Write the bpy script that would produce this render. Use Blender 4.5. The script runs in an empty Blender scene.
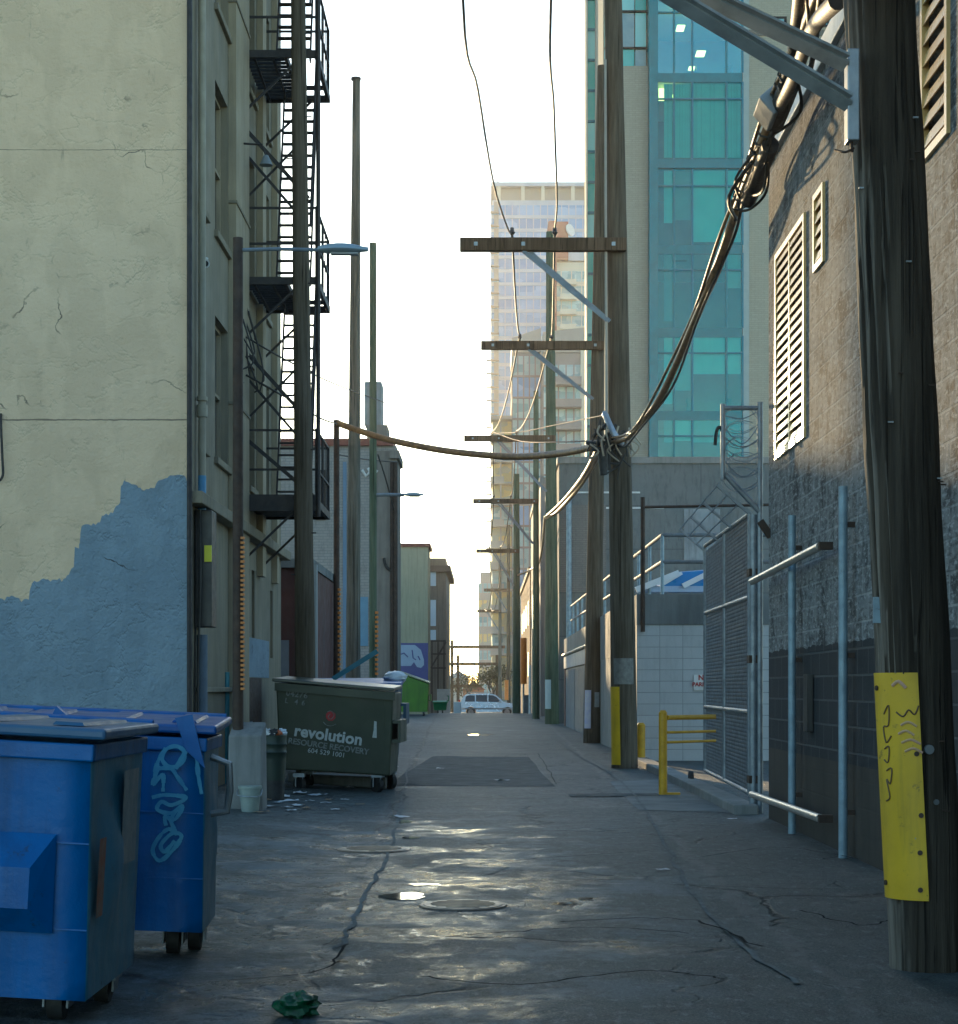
import bpy, bmesh, math, random
from mathutils import Vector, Matrix, noise as mnoise
random.seed(7)
R = math.radians
S = bpy.context.scene
COL = S.collection
PI = math.pi

# ------------------------------------------------------------------ camera
FPX, CX, CY, CH = 1850.0, 486.0, 688.0, 1.3      # focal length in px, vanishing point, eye height
W, H = 958, 1024

def P(px, py, Y):
    """point of the real place seen at photo pixel px,py at depth Y metres"""
    return Vector(((px - CX) * Y / FPX, Y, CH - (py - CY) * Y / FPX))
def PX(px, Y): return (px - CX) * Y / FPX
def PZ(py, Y): return CH - (py - CY) * Y / FPX
def PY(px, X): return X * FPX / (px - CX)

def sstep(a, b, t):
    t = max(0, min(1, (t - a) / (b - a))); return t * t * (3 - 2 * t)

def gz(x, y):
    """ground height"""
    z = -0.95 * sstep(93, 138, y) - 11 * sstep(165, 420, y)
    if y < 95:
        z += min(.12, max(0, -1.25 - x) * .05) * (1 - sstep(60, 92, y))
    return z

# ------------------------------------------------------------------ materials
def nt(name):
    m = bpy.data.materials.new(name); m.use_nodes = True
    t = m.node_tree
    b = t.nodes['Principled BSDF']
    return m, t, b
def N(t, typ, **kw):
    n = t.nodes.new(typ)
    for k, v in kw.items():
        if k in n.inputs.keys() if isinstance(k, str) else False:
            n.inputs[k].default_value = v
        else:
            setattr(n, k, v)
    return n
def L(t, a, b): t.links.new(a, b)
def c4(c): return (c[0], c[1], c[2], 1)

def noise(t, vec, scale, detail=5, rough=.55, dist=0):
    n = t.nodes.new('ShaderNodeTexNoise')
    n.inputs['Scale'].default_value = scale; n.inputs['Detail'].default_value = detail
    n.inputs['Roughness'].default_value = rough; n.inputs['Distortion'].default_value = dist
    if vec is not None: L(t, vec, n.inputs['Vector'])
    return n.outputs['Fac']
def ramp(t, fac, a, b, ca=(0, 0, 0), cb=(1, 1, 1)):
    n = t.nodes.new('ShaderNodeValToRGB')
    n.color_ramp.elements[0].position = a; n.color_ramp.elements[0].color = c4(ca)
    n.color_ramp.elements[1].position = b; n.color_ramp.elements[1].color = c4(cb)
    L(t, fac, n.inputs['Fac']); return n.outputs['Color']
def mixc(t, fac, a, b, mode='MIX'):
    n = t.nodes.new('ShaderNodeMix'); n.data_type = 'RGBA'; n.blend_type = mode
    for sock, v in ((n.inputs[0], fac), (n.inputs[6], a), (n.inputs[7], b)):
        if isinstance(v, (int, float)): sock.default_value = v
        elif isinstance(v, tuple): sock.default_value = c4(v)
        else: L(t, v, sock)
    return n.outputs[2]
def math_(t, op, a, b=None, c=None, clamp=False):
    n = t.nodes.new('ShaderNodeMath'); n.operation = op; n.use_clamp = clamp
    for i, v in enumerate((a, b, c)):
        if v is None: continue
        if isinstance(v, (int, float)): n.inputs[i].default_value = v
        else: L(t, v, n.inputs[i])
    return n.outputs[0]
def mapping(t, vec, scale=(1, 1, 1), loc=(0, 0, 0)):
    n = t.nodes.new('ShaderNodeMapping'); n.inputs['Scale'].default_value = scale; n.inputs['Location'].default_value = loc
    L(t, vec, n.inputs['Vector']); return n.outputs['Vector']
def objco(t):
    return t.nodes.new('ShaderNodeTexCoord').outputs['Object']
def bump(t, b, hgt, strength, dist=.01, prev=None):
    n = t.nodes.new('ShaderNodeBump'); n.inputs['Strength'].default_value = strength; n.inputs['Distance'].default_value = dist
    L(t, hgt, n.inputs['Height'])
    if prev is not None: L(t, prev, n.inputs['Normal'])
    L(t, n.outputs['Normal'], b.inputs['Normal']); return n.outputs['Normal']

MATS = {}
def M(name, c, c2=None, scale=3., rough=.7, metal=0., bmp=.25, bscale=60., bdist=.008, streak=0., sc=(.03, .03, .03),
      spots=0., spc=(.08, .04, .02), spec=.5, sscale=(5, 5, .35), coat=0.):
    if name in MATS: return MATS[name]
    m, t, b = nt(name)
    co = objco(t)
    if c2 is None: c2 = tuple(v * .7 for v in c)
    col = mixc(t, ramp(t, noise(t, co, scale, 7, .6), .35, .65), c, c2)
    if streak:
        s = ramp(t, noise(t, mapping(t, co, sscale), 1.6, 6, .65), .48, .72)
        col = mixc(t, math_(t, 'MULTIPLY', s, streak), col, sc)
    if spots:
        s = ramp(t, noise(t, co, scale * 5, 8, .75), .60, .68)
        col = mixc(t, math_(t, 'MULTIPLY', s, spots), col, spc)
    L(t, col, b.inputs['Base Color'])
    r = ramp(t, noise(t, co, scale * 2.3, 5), .3, .7, (rough * .8,) * 3, (min(1, rough * 1.2),) * 3)
    L(t, r, b.inputs['Roughness'])
    b.inputs['Metallic'].default_value = metal
    b.inputs['Specular IOR Level'].default_value = spec
    if coat: b.inputs['Coat Weight'].default_value = coat; b.inputs['Coat Roughness'].default_value = .1
    if bmp:
        bump(t, b, noise(t, co, bscale, 6, .65), bmp, bdist)
    MATS[name] = m; return m

def M_wood(name, dark, light, grain=1., amt=.5, left_tone=None):
    m, t, b = nt(name); co = objco(t)
    g = noise(t, mapping(t, co, (26 * grain, 26 * grain, .9)), 1.0, 8, .7)
    big = noise(t, mapping(t, co, (3, 3, .5)), 1.3, 5, .6)
    f = math_(t, 'ADD', math_(t, 'MULTIPLY', g, .6), math_(t, 'MULTIPLY', big, .5))
    col = mixc(t, ramp(t, f, .45, .68), dark, light)
    cr = ramp(t, noise(t, mapping(t, co, (38 * grain, 38 * grain, .45)), 1.0, 3, .5, .3), .60, .66)
    col = mixc(t, math_(t, 'MULTIPLY', cr, .75), col, tuple(v * .25 for v in dark))
    if left_tone:  # lighter tone on the side facing left
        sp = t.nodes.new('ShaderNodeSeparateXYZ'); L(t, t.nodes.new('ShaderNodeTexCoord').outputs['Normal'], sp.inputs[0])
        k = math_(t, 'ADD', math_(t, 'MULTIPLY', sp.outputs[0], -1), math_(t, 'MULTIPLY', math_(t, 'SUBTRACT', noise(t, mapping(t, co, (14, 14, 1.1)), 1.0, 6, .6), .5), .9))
        col = mixc(t, ramp(t, k, .68, .95), col, mixc(t, ramp(t, g, .42, .62), tuple(v * .6 for v in left_tone), left_tone))
    L(t, col, b.inputs['Base Color']); b.inputs['Roughness'].default_value = .88
    b.inputs['Specular IOR Level'].default_value = .25
    h = math_(t, 'SUBTRACT', g, math_(t, 'MULTIPLY', cr, .8))
    bump(t, b, h, .9, .02)
    MATS[name] = m; return m

def M_block(name, uaxis, bw, rh, c, c2, mortar, mortar_size=.008, rough=.85, bmp=.5, streak=.4, sc=(.05, .05, .05), zones=None, zoff=0., rscale=22., rough_col=0.):
    """block or brick wall; uaxis = 'x' or 'y' horizontal axis of the face. zones: (z_lo, z_hi, plainColor, darkColor)"""
    m, t, b = nt(name); co = objco(t)
    sp = t.nodes.new('ShaderNodeSeparateXYZ'); L(t, co, sp.inputs[0])
    cb = t.nodes.new('ShaderNodeCombineXYZ')
    L(t, sp.outputs[0 if uaxis == 'x' else 1], cb.inputs[0])
    L(t, math_(t, 'ADD', sp.outputs[2], zoff), cb.inputs[1])
    br = t.nodes.new('ShaderNodeTexBrick')
    br.inputs['Scale'].default_value = 1; br.inputs['Mortar Size'].default_value = mortar_size
    br.inputs['Mortar Smooth'].default_value = .3
    if 'white painted' in name: br.offset = 0
    br.inputs['Brick Width'].default_value = bw; br.inputs['Row Height'].default_value = rh
    L(t, cb.outputs[0], br.inputs['Vector'])
    br.inputs['Color1'].default_value = c4(c); br.inputs['Color2'].default_value = c4(tuple(v * .88 for v in c))
    br.inputs['Mortar'].default_value = c4(mortar)
    big = ramp(t, noise(t, co, 1.1, 8, .65), .35, .68)
    col = mixc(t, math_(t, 'MULTIPLY', big, .75), br.outputs['Color'], c2)
    if streak:
        s = ramp(t, noise(t, mapping(t, co, (4, 4, .9)), 1.7, 8, .72), .50, .66)
        col = mixc(t, math_(t, 'MULTIPLY', s, streak), col, sc)
    fine = noise(t, co, rscale, 8, .7)
    if rough_col:
        bl = ramp(t, noise(t, mapping(t, co, (1, .5, .6)), 4.5, 8, .72), .50, .60)
        col = mixc(t, math_(t, 'MULTIPLY', bl, rough_col), col, tuple(v * .22 for v in c2))
        sp_ = ramp(t, noise(t, mapping(t, co, (1, .3, 1)), 26, 4, .75), .52, .62)
        col = mixc(t, math_(t, 'MULTIPLY', sp_, rough_col * .8), col, tuple(min(1, v * 1.7) for v in c))
        sp2 = ramp(t, noise(t, mapping(t, co, (1, .3, 1), (7, 3, 2)), 20, 5, .75), .53, .60)
        col = mixc(t, math_(t, 'MULTIPLY', sp2, rough_col * .8), col, tuple(v * .3 for v in c2))
        lm = math_(t, 'MULTIPLY', br.outputs['Fac'], ramp(t, noise(t, co, 2.5, 5), .4, .6))
        col = mixc(t, math_(t, 'MULTIPLY', lm, .55), col, mortar)
    hgt = math_(t, 'SUBTRACT', math_(t, 'MULTIPLY', fine, .6), math_(t, 'MULTIPLY', br.outputs['Fac'], .5))
    if zones:
        zlo, zhi, cplain, cdark, mdark = zones
        edge = math_(t, 'MULTIPLY', math_(t, 'SUBTRACT', noise(t, co, 3, 5), .5), .12)
        zz = math_(t, 'ADD', sp.outputs[2], edge)
        dark = math_(t, 'LESS_THAN', zz, zhi)
        plain = math_(t, 'LESS_THAN', sp.outputs[2], zlo)
        dcol = mixc(t, math_(t, 'MULTIPLY', br.outputs['Fac'], .6), mixc(t, big, cdark, tuple(v * .75 for v in cdark)), mdark)
        col = mixc(t, dark, col, dcol)
        sp3 = ramp(t, noise(t, co, 5, 8, .7), .5, .66)
        dcol = mixc(t, math_(t, 'MULTIPLY', sp3, .5), dcol, tuple(v * 1.5 for v in cdark))
        pcol = mixc(t, big, cplain, tuple(v * .7 for v in cplain))
        s2 = ramp(t, noise(t, mapping(t, co, (6, 6, .5)), 1.5, 6, .7), .5, .7)
        pcol = mixc(t, math_(t, 'MULTIPLY', s2, .5), pcol, tuple(v * .5 for v in cplain))
        col = mixc(t, plain, col, pcol)
        hgt = math_(t, 'MULTIPLY', hgt, math_(t, 'SUBTRACT', 1.0, math_(t, 'MULTIPLY', plain, .85)))
        hgt = math_(t, 'MULTIPLY', hgt, math_(t, 'SUBTRACT', 1.0, math_(t, 'MULTIPLY', dark, .4)))
    L(t, col, b.inputs['Base Color']); b.inputs['Roughness'].default_value = rough
    b.inputs['Specular IOR Level'].default_value = .3
    bump(t, b, hgt, bmp, .02)
    MATS[name] = m; return m

def M_plaster(name, c, c2, crackz=(), bmp=.35, stain=(.10, .09, .07), flake=.3):
    m, t, b = nt(name); co = objco(t)
    col = mixc(t, ramp(t, noise(t, co, .9, 9, .65), .3, .7), c, c2)
    st = ramp(t, noise(t, mapping(t, co, (1.4, 1.4, 2.2)), 1.5, 9, .78), .58, .72)
    col = mixc(t, math_(t, 'MULTIPLY', st, .5), col, stain)
    rl = ramp(t, noise(t, mapping(t, co, (2.2, 2.2, 1.1)), 1.0, 3, .5), .47, .53)
    col = mixc(t, math_(t, 'MULTIPLY', rl, .22), col, tuple(min(1, v * 1.25) for v in c))
    sm = ramp(t, noise(t, mapping(t, co, (3, 3, .6)), 2.0, 9, .8), .60, .70)
    col = mixc(t, math_(t, 'MULTIPLY', sm, .45), col, stain)
    # edges of flaked and overpainted layers, relief shading painted as dark and light lines
    fl_ = math_(t, 'ABSOLUTE', math_(t, 'SUBTRACT', noise(t, mapping(t, co, (1, 1, 1.6), (3, 1, 2)), 1.5, 9, .62, .4), .5))
    flm = math_(t, 'MULTIPLY', ramp(t, fl_, .002, .010, (1, 1, 1), (0, 0, 0)), ramp(t, noise(t, co, 1.0, 4), .42, .52))
    col = mixc(t, math_(t, 'MULTIPLY', flm, flake), col, tuple(v * .35 for v in c2))
    fl2 = noise(t, mapping(t, co, (1, 1, 1.6), (3, 1, 2.03)), 1.5, 9, .62, .4)
    fl2 = math_(t, 'MULTIPLY', ramp(t, math_(t, 'ABSOLUTE', math_(t, 'SUBTRACT', fl2, .5)), .002, .010, (1, 1, 1), (0, 0, 0)), ramp(t, noise(t, co, 1.0, 4), .42, .52))
    col = mixc(t, math_(t, 'MULTIPLY', fl2, flake * .6), col, tuple(min(1, v * 1.5) for v in c))
    ho = ramp(t, noise(t, mapping(t, co, (1, 1, 3)), 7, 8, .75), .60, .66)
    col = mixc(t, math_(t, 'MULTIPLY', ho, flake * .7), col, tuple(v * .45 for v in c2))
    # short random cracks
    wn = t.nodes.new('ShaderNodeTexVoronoi'); wn.feature = 'DISTANCE_TO_EDGE'; wn.inputs['Scale'].default_value = .9
    nv = t.nodes.new('ShaderNodeTexNoise'); nv.inputs['Scale'].default_value = 2.5; nv.inputs['Detail'].default_value = 8
    L(t, co, nv.inputs['Vector'])
    va = t.nodes.new('ShaderNodeVectorMath'); va.operation = 'MULTIPLY_ADD'
    L(t, nv.outputs['Color'], va.inputs[0]); va.inputs[1].default_value = (.6, .6, .6); L(t, co, va.inputs[2])
    L(t, va.outputs[0], wn.inputs['Vector'])
    cr = math_(t, 'LESS_THAN', wn.outputs['Distance'], .007)
    cr = math_(t, 'MULTIPLY', cr, ramp(t, noise(t, co, .8, 4), .56, .62))
    sp = t.nodes.new('ShaderNodeSeparateXYZ'); L(t, co, sp.inputs[0])
    for z, hw in crackz:
        d = math_(t, 'ABSOLUTE', math_(t, 'SUBTRACT', math_(t, 'ADD', sp.outputs[2], math_(t, 'MULTIPLY', noise(t, co, 4, 6, .7), .035)), z + .0175))
        k = math_(t, 'LESS_THAN', d, math_(t, 'MULTIPLY', noise(t, co, 3, 4), hw * 2))
        cr = math_(t, 'MAXIMUM', cr, math_(t, 'MULTIPLY', k, .85))
    col = mixc(t, math_(t, 'MULTIPLY', cr, .75), col, (.05, .045, .04))
    L(t, col, b.inputs['Base Color']); b.inputs['Roughness'].default_value = .8
    b.inputs['Specular IOR Level'].default_value = .3
    lump = math_(t, 'ADD', math_(t, 'MULTIPLY', noise(t, co, 3.2, 9, .68), 1.6), math_(t, 'MULTIPLY', noise(t, co, 30, 6, .6), .25))
    lump = math_(t, 'SUBTRACT', lump, math_(t, 'MULTIPLY', cr, .6))
    bump(t, b, lump, bmp, .05)
    MATS[name] = m; return m

def M_glass_tint(name, tint, refl=.12, rough=.03):
    m, t, b = nt(name); t.nodes.remove(b)
    out = [n for n in t.nodes if n.type == 'OUTPUT_MATERIAL'][0]
    tr = t.nodes.new('ShaderNodeBsdfTransparent'); tr.inputs['Color'].default_value = c4(tint)
    gl = t.nodes.new('ShaderNodeBsdfGlossy'); gl.inputs['Roughness'].default_value = rough; gl.inputs['Color'].default_value = (.55, .92, .92, 1)
    lw = t.nodes.new('ShaderNodeLayerWeight'); lw.inputs['Blend'].default_value = .35
    mx = t.nodes.new('ShaderNodeMixShader')
    L(t, math_(t, 'ADD', math_(t, 'MULTIPLY', lw.outputs['Fresnel'], .45), refl, clamp=True), mx.inputs[0])
    L(t, tr.outputs[0], mx.inputs[1]); L(t, gl.outputs[0], mx.inputs[2]); L(t, mx.outputs[0], out.inputs['Surface'])
    MATS[name] = m; return m
def M_emit(name, c, s):
    m, t, b = nt(name)
    b.inputs['Base Color'].default_value = c4(c); b.inputs['Emission Color'].default_value = c4(c); b.inputs['Emission Strength'].default_value = s
    MATS[name] = m; return m

# ------------------------------------------------------------------ mesh builder
class MB:
    def __init__(s): s.v = []; s.f = []; s.mi = []; s.cur = 0
    def add(s, vs, fs):
        o = len(s.v); s.v += [Vector(v) for v in vs]
        for f in fs: s.f.append([i + o for i in f]); s.mi.append(s.cur)
        return s
    def box(s, x0, x1, y0, y1, z0, z1):
        if x0 > x1: x0, x1 = x1, x0
        if y0 > y1: y0, y1 = y1, y0
        if z0 > z1: z0, z1 = z1, z0
        return s.add([(x0, y0, z0), (x1, y0, z0), (x1, y1, z0), (x0, y1, z0), (x0, y0, z1), (x1, y0, z1), (x1, y1, z1), (x0, y1, z1)],
                     [(0, 3, 2, 1), (4, 5, 6, 7), (0, 1, 5, 4), (1, 2, 6, 5), (2, 3, 7, 6), (3, 0, 4, 7)])
    def hexa(s, b, t):
        """b,t: four bottom / top corners, counter-clockwise from above"""
        return s.add(list(b) + list(t), [(0, 3, 2, 1), (4, 5, 6, 7), (0, 1, 5, 4), (1, 2, 6, 5), (2, 3, 7, 6), (3, 0, 4, 7)])
    def bar(s, a, b, w, h=None, up=(0, 0, 1)):
        """rectangular bar a->b"""
        a, b = Vector(a), Vector(b); h = h or w
        d = (b - a).normalized(); up = Vector(up)
        if abs(d.dot(up)) > .98: up = Vector((0, 1, 0))
        x = d.cross(up).normalized() * w / 2; y = x.cross(d).normalized() * h / 2
        vs = [a - x - y, a + x - y, a + x + y, a - x + y, b - x - y, b + x - y, b + x + y, b - x + y]
        return s.add(vs, [(0, 1, 2, 3), (7, 6, 5, 4), (0, 4, 5, 1), (1, 5, 6, 2), (2, 6, 7, 3), (3, 7, 4, 0)])
    def tube(s, pts, r, n=8, cap=True):
        pts = [Vector(p) for p in pts]; rs = r if isinstance(r, (list, tuple)) else [r] * len(pts)
        o = len(s.v); prev = None
        for i, p in enumerate(pts):
            d = (pts[min(i + 1, len(pts) - 1)] - pts[max(i - 1, 0)])
            d = d.normalized() if d.length > 1e-9 else Vector((0, 0, 1))
            if prev is None:
                up = Vector((0, 0, 1)) if abs(d.z) < .9 else Vector((0, 1, 0))
                x = d.cross(up).normalized()
            else:
                x = (prev - d * prev.dot(d)).normalized()
            prev = x; y = d.cross(x)
            for k in range(n):
                a = 2 * PI * k / n
                s.v.append(p + (x * math.cos(a) + y * math.sin(a)) * rs[i])
        for i in range(len(pts) - 1):
            for k in range(n):
                a = o + i * n + k; b = o + i * n + (k + 1) % n
                s.f.append([a, b, b + n, a + n]); s.mi.append(s.cur)
        if cap:
            s.f.append([o + k for k in range(n)][::-1]); s.mi.append(s.cur)
            e = o + (len(pts) - 1) * n
            s.f.append([e + k for k in range(n)]); s.mi.append(s.cur)
        return s
    def disc(s, c, nrm, r, th, n=24):
        c = Vector(c); nrm = Vector(nrm).normalized()
        return s.tube([c - nrm * th / 2, c + nrm * th / 2], r, n)
    def prism(s, poly, axis, a, b):
        """poly: 2D points in the other two axes (x,z) for axis y, (y,z) for x, (x,y) for z"""
        def p3(p, t):
            return {'x': (t, p[0], p[1]), 'y': (p[0], t, p[1]), 'z': (p[0], p[1], t)}[axis]
        n = len(poly)
        vs = [p3(p, a) for p in poly] + [p3(p, b) for p in poly]
        return s.add(vs, [list(range(n)), list(range(n, 2 * n))[::-1]] + [(i, (i + 1) % n, n + (i + 1) % n, n + i) for i in range(n)])
    def wall(s, o, u, v, nrm, U, V, holes, depth, backs=False):
        """face o + u*[0,U] + v*[0,V] with rectangular holes (u0,u1,v0,v1), reveals going back along -nrm by depth"""
        o, u, v, nrm = Vector(o), Vector(u), Vector(v), Vector(nrm)
        us = sorted(set([0, U] + [h[0] for h in holes] + [h[1] for h in holes]))
        vs = sorted(set([0, V] + [h[2] for h in holes] + [h[3] for h in holes]))
        for i in range(len(us) - 1):
            for j in range(len(vs) - 1):
                cu, cv = (us[i] + us[i + 1]) / 2, (vs[j] + vs[j + 1]) / 2
                if any(h[0] < cu < h[1] and h[2] < cv < h[3] for h in holes): continue
                q = [(us[i], vs[j]), (us[i + 1], vs[j]), (us[i + 1], vs[j + 1]), (us[i], vs[j + 1])]
                s.add([o + u * a + v * b for a, b in q], [(0, 1, 2, 3)])
        for h in holes:
            q = [(h[0], h[2]), (h[1], h[2]), (h[1], h[3]), (h[0], h[3])]
            fr = [o + u * a + v * b for a, b in q]; bk = [p - nrm * depth for p in fr]
            s.add(fr + bk, [(0, 4, 5, 1), (1, 5, 6, 2), (2, 6, 7, 3), (3, 7, 4, 0)])
            if backs: s.add(bk, [(0, 1, 2, 3)])
        return s
    def ribbon(s, pts, w, o, u, v, nrm, th=.002):
        """flat paint stroke through 2D pts on plane o+u*a+v*b"""
        o, u, v, nrm = Vector(o), Vector(u), Vector(v), Vector(nrm)
        n = len(pts)
        for i in range(n - 1):
            a = Vector(pts[i]); b = Vector(pts[i + 1]); d = (b - a)
            if d.length < 1e-6: continue
            d.normalize(); e = d * w * .35; q = Vector((-d.y, d.x)) * w / 2
            cs = [a - e - q, b + e - q, b + e + q, a - e + q]
            s.add([o + u * c.x + v * c.y + nrm * (th + i * 2e-5) for c in cs], [(0, 1, 2, 3)])
        return s
    def rough_up(s, amp, scale):
        for p in s.v:
            p += mnoise.noise_vector(p * scale) * amp
        return s
    def build(s, name, mat, parent=None, local=False, smooth=None, bevel=0, normals=True):
        me = bpy.data.meshes.new(name)
        off = Vector((0, 0, 0)) if (local or parent is None) else world_off(parent)
        me.from_pydata([v - off for v in s.v], [], s.f)
        mats = mat if isinstance(mat, (list, tuple)) else [mat]
        for m in mats: me.materials.append(m)
        if len(mats) > 1:
            me.polygons.foreach_set('material_index', s.mi)
        if normals:
            bm = bmesh.new(); bm.from_mesh(me); bmesh.ops.recalc_face_normals(bm, faces=bm.faces); bm.to_mesh(me); bm.free()
        if smooth:
            me.polygons.foreach_set('use_smooth', [True] * len(me.polygons))
            me.set_sharp_from_angle(angle=R(smooth))
        me.update()
        o = bpy.data.objects.new(name, me); COL.objects.link(o)
        if parent is not None: o.parent = parent
        if bevel:
            md = o.modifiers.new('bevel', 'BEVEL'); md.width = bevel; md.segments = 2; md.limit_method = 'ANGLE'; md.angle_limit = R(40)
        return o

OFF = {}
def world_off(o):
    t = Vector((0, 0, 0))
    while o is not None:
        t += o.location; o = o.parent
    return t
def tag(o, label, cat, group=None, kind=None):
    if label: o['label'] = label
    if cat: o['category'] = cat
    if group: o['group'] = group
    if kind: o['kind'] = kind
    return o
def thing(name, label, cat, loc=(0, 0, 0), rz=0, group=None, rot=None):
    o = bpy.data.objects.new(name, None); COL.objects.link(o)
    o.empty_display_size = .2
    o.location = loc; o.rotation_euler = rot if rot else (0, 0, rz)
    return tag(o, label, cat, group)
def struct(name, mb, mat, **kw):
    o = mb.build(name, mat, **kw); o['kind'] = 'structure'; return o
def copy_tree(o, parent=None):
    c = o.copy(); COL.objects.link(c); c.parent = parent
    for ch in list(o.children): copy_tree(ch, c)
    return c
def text(name, body, size, mat, parent, loc, rot, ext=.001, offset=0., align='CENTER', space=1.):
    cu = bpy.data.curves.new(name, 'FONT'); cu.body = body; cu.size = size; cu.extrude = ext; cu.offset = offset
    cu.align_x = align; cu.align_y = 'CENTER'; cu.space_character = space; cu.resolution_u = 3
    tmp = bpy.data.objects.new(name, cu); COL.objects.link(tmp)
    bpy.context.view_layer.update()
    me = bpy.data.meshes.new_from_object(tmp.evaluated_get(bpy.context.evaluated_depsgraph_get()))
    bpy.data.objects.remove(tmp); bpy.data.curves.remove(cu)
    me.materials.clear(); me.materials.append(mat)
    o = bpy.data.objects.new(name, me); COL.objects.link(o); o.parent = parent
    o.location = loc; o.rotation_euler = rot; return o
def sag(a, b, drop, n=14):
    a, b = Vector(a), Vector(b)
    return [a.lerp(b, i / n) + Vector((0, 0, -drop * 4 * (i / n) * (1 - i / n))) for i in range(n + 1)]
def spline(pts, n=6):
    """catmull-rom through pts"""
    pts = [Vector(p) for p in pts]; out = []
    for i in range(len(pts) - 1):
        p0 = pts[max(i - 1, 0)]; p1 = pts[i]; p2 = pts[i + 1]; p3 = pts[min(i + 2, len(pts) - 1)]
        for k in range(n):
            t = k / n
            out.append(.5 * ((2 * p1) + (p2 - p0) * t + (2 * p0 - 5 * p1 + 4 * p2 - p3) * t * t + (3 * p1 - p0 - 3 * p2 + p3) * t ** 3))
    out.append(pts[-1]); return out

# ------------------------------------------------------------------ palette
wood_near = M_wood('creosote wood', (.030, .024, .018), (.085, .068, .050), left_tone=(.24, .205, .165))
wood_mid = M_wood('weathered pole wood', (.075, .058, .038), (.16, .13, .095))
wood_green = M_wood('green treated pole wood', (.07, .095, .06), (.15, .18, .12))
wood_grey = M_wood('grey pole wood', (.10, .095, .075), (.22, .205, .17))
timber = M_wood('crossarm timber', (.10, .062, .036), (.19, .125, .08))
steel = M('galvanised steel', (.36, .38, .40), (.25, .27, .28), 8, .42, .75, .08)
steel_dull = M('dull galvanised pipe', (.30, .33, .36), (.2, .22, .24), 9, .5, .55, .1)
steel_blue = M('pale blue painted pipe', (.30, .40, .47), (.20, .27, .32), 7, .45, .2, .1, spots=.6, spc=(.10, .05, .03))
iron = M('black iron', (.030, .028, .030), (.055, .045, .04), 6, .6, .3, .15)
rust = M('rusty brown steel', (.075, .045, .030), (.045, .03, .022), 7, .7, .2, .2)
black = M('black rubber', (.018, .018, .018), (.03, .03, .03), 10, .65, 0, .1)
cable_black = M('cable sheath', (.028, .025, .022), (.05, .042, .035), 9, .62, 0, .1)
insul = M('insulator', (.10, .08, .07), (.06, .05, .05), 9, .25, 0, 0)
blue_bin = M('blue bin paint', (.001, .12, .38), (.001, .085, .30), 1.6, .45, 0, .25, 9, .02, streak=.55, sc=(.006, .04, .12), spots=.85, spc=(.02, .03, .045))
blue_dirty = M('blue bin paint worn', (.03, .16, .27), (.08, .19, .25), 2.0, .45, 0, .3, 9, .02, streak=.7, sc=(.12, .17, .18), spots=.7, spc=(.05, .05, .045))
green_bin = M('dark green bin paint', (.032, .042, .022), (.044, .050, .030), 1.6, .5, .1, .15, 12, .01, streak=.3, sc=(.05, .05, .04), spots=.5, spc=(.06, .05, .04))
lime_bin = M('lime green bin paint', (.11, .27, .025), (.085, .2, .03), 2, .5, 0, .15, 14, .01, streak=.4, sc=(.04, .08, .02))
lid_blue = M('blue plastic lid', (.008, .085, .33), (.015, .08, .25), 3, .38, 0, .15, 20, .01)
lid_grey = M('dull blue lid', (.05, .13, .22), (.03, .10, .22), 3, .4, 0, .15, 20, .01)  # greyer blue than the other plastic lids
yellow = M('yellow guard plastic', (.70, .44, .012), (.55, .34, .010), 2.5, .5, 0, .15, 20, .006, streak=.4, sc=(.22, .16, .02), spots=.8, spc=(.09, .07, .03), sscale=(9, 9, 1.2))
yellow_steel = M('yellow painted steel', (.68, .38, .015), (.5, .27, .015), 6, .5, 0, .15, spots=.6, spc=(.08, .05, .02))
orange = M('orange marker', (.75, .24, .03), (.6, .18, .03), 6, .5, 0, 0)
white_paint = M('white paint', (.74, .74, .72), (.58, .58, .55), 5, .55, 0, .1, spots=.3, spc=(.25, .2, .15))
white_vent = M('gold-lit cream painted metal', (.74, .50, .20), (.66, .43, .17), 4, .3, 0, .05, spots=.3, spc=(.3, .2, .1))  # sunset gold on the vents put into the cream base colour
grey_paint = M('grey paint', (.26, .29, .31), (.19, .21, .22), 3, .55, 0, .15, streak=.3)
concrete = M('poured concrete', (.27, .265, .25), (.19, .19, .18), 1.2, .85, 0, .4, 18, .02, streak=.6, sc=(.10, .10, .095))
concrete_dark = M('stained concrete', (.21, .22, .215), (.13, .14, .14), .5, .9, 0, .35, 12, .02, streak=.75, sc=(.07, .075, .075), sscale=(1.2, 1.2, .10))
dark_void = M('dark interior', (.012, .012, .013), (.02, .02, .02), 3, .8, 0, 0)
window_dark = M('dirty window glass', (.03, .034, .036), (.06, .06, .055), 2, .18, 0, .05, 4)
window_brown = M('boarded brown window', (.10, .085, .065), (.065, .055, .045), 3, .5, 0, .1)
paper = M('white paper', (.72, .73, .74), (.6, .6, .6), 12, .7, 0, .2)
card = M('cardboard', (.34, .23, .13), (.26, .17, .1), 6, .8, 0, .2)
plastic_green = M('green bin plastic', (.022, .038, .026), (.014, .024, .018), 4, .5, 0, .1)
pail_mat = M('cloudy pail plastic', (.32, .37, .34), (.24, .29, .26), 7, .4, 0, .1)
bag_white = M('white plastic bag', (.72, .76, .80), (.55, .6, .66), 8, .35, 0, .4, 14, .02)
print_white = M('stencil print', (.52, .54, .52), (.40, .42, .40), 25, .7, 0, 0)
print_faint = M('faded stencil print', (.25, .26, .24), (.12, .13, .12), 25, .7, 0, 0)
print_red = M('red print', (.42, .03, .03), (.34, .03, .03), 12, .6, 0, 0)
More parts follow.
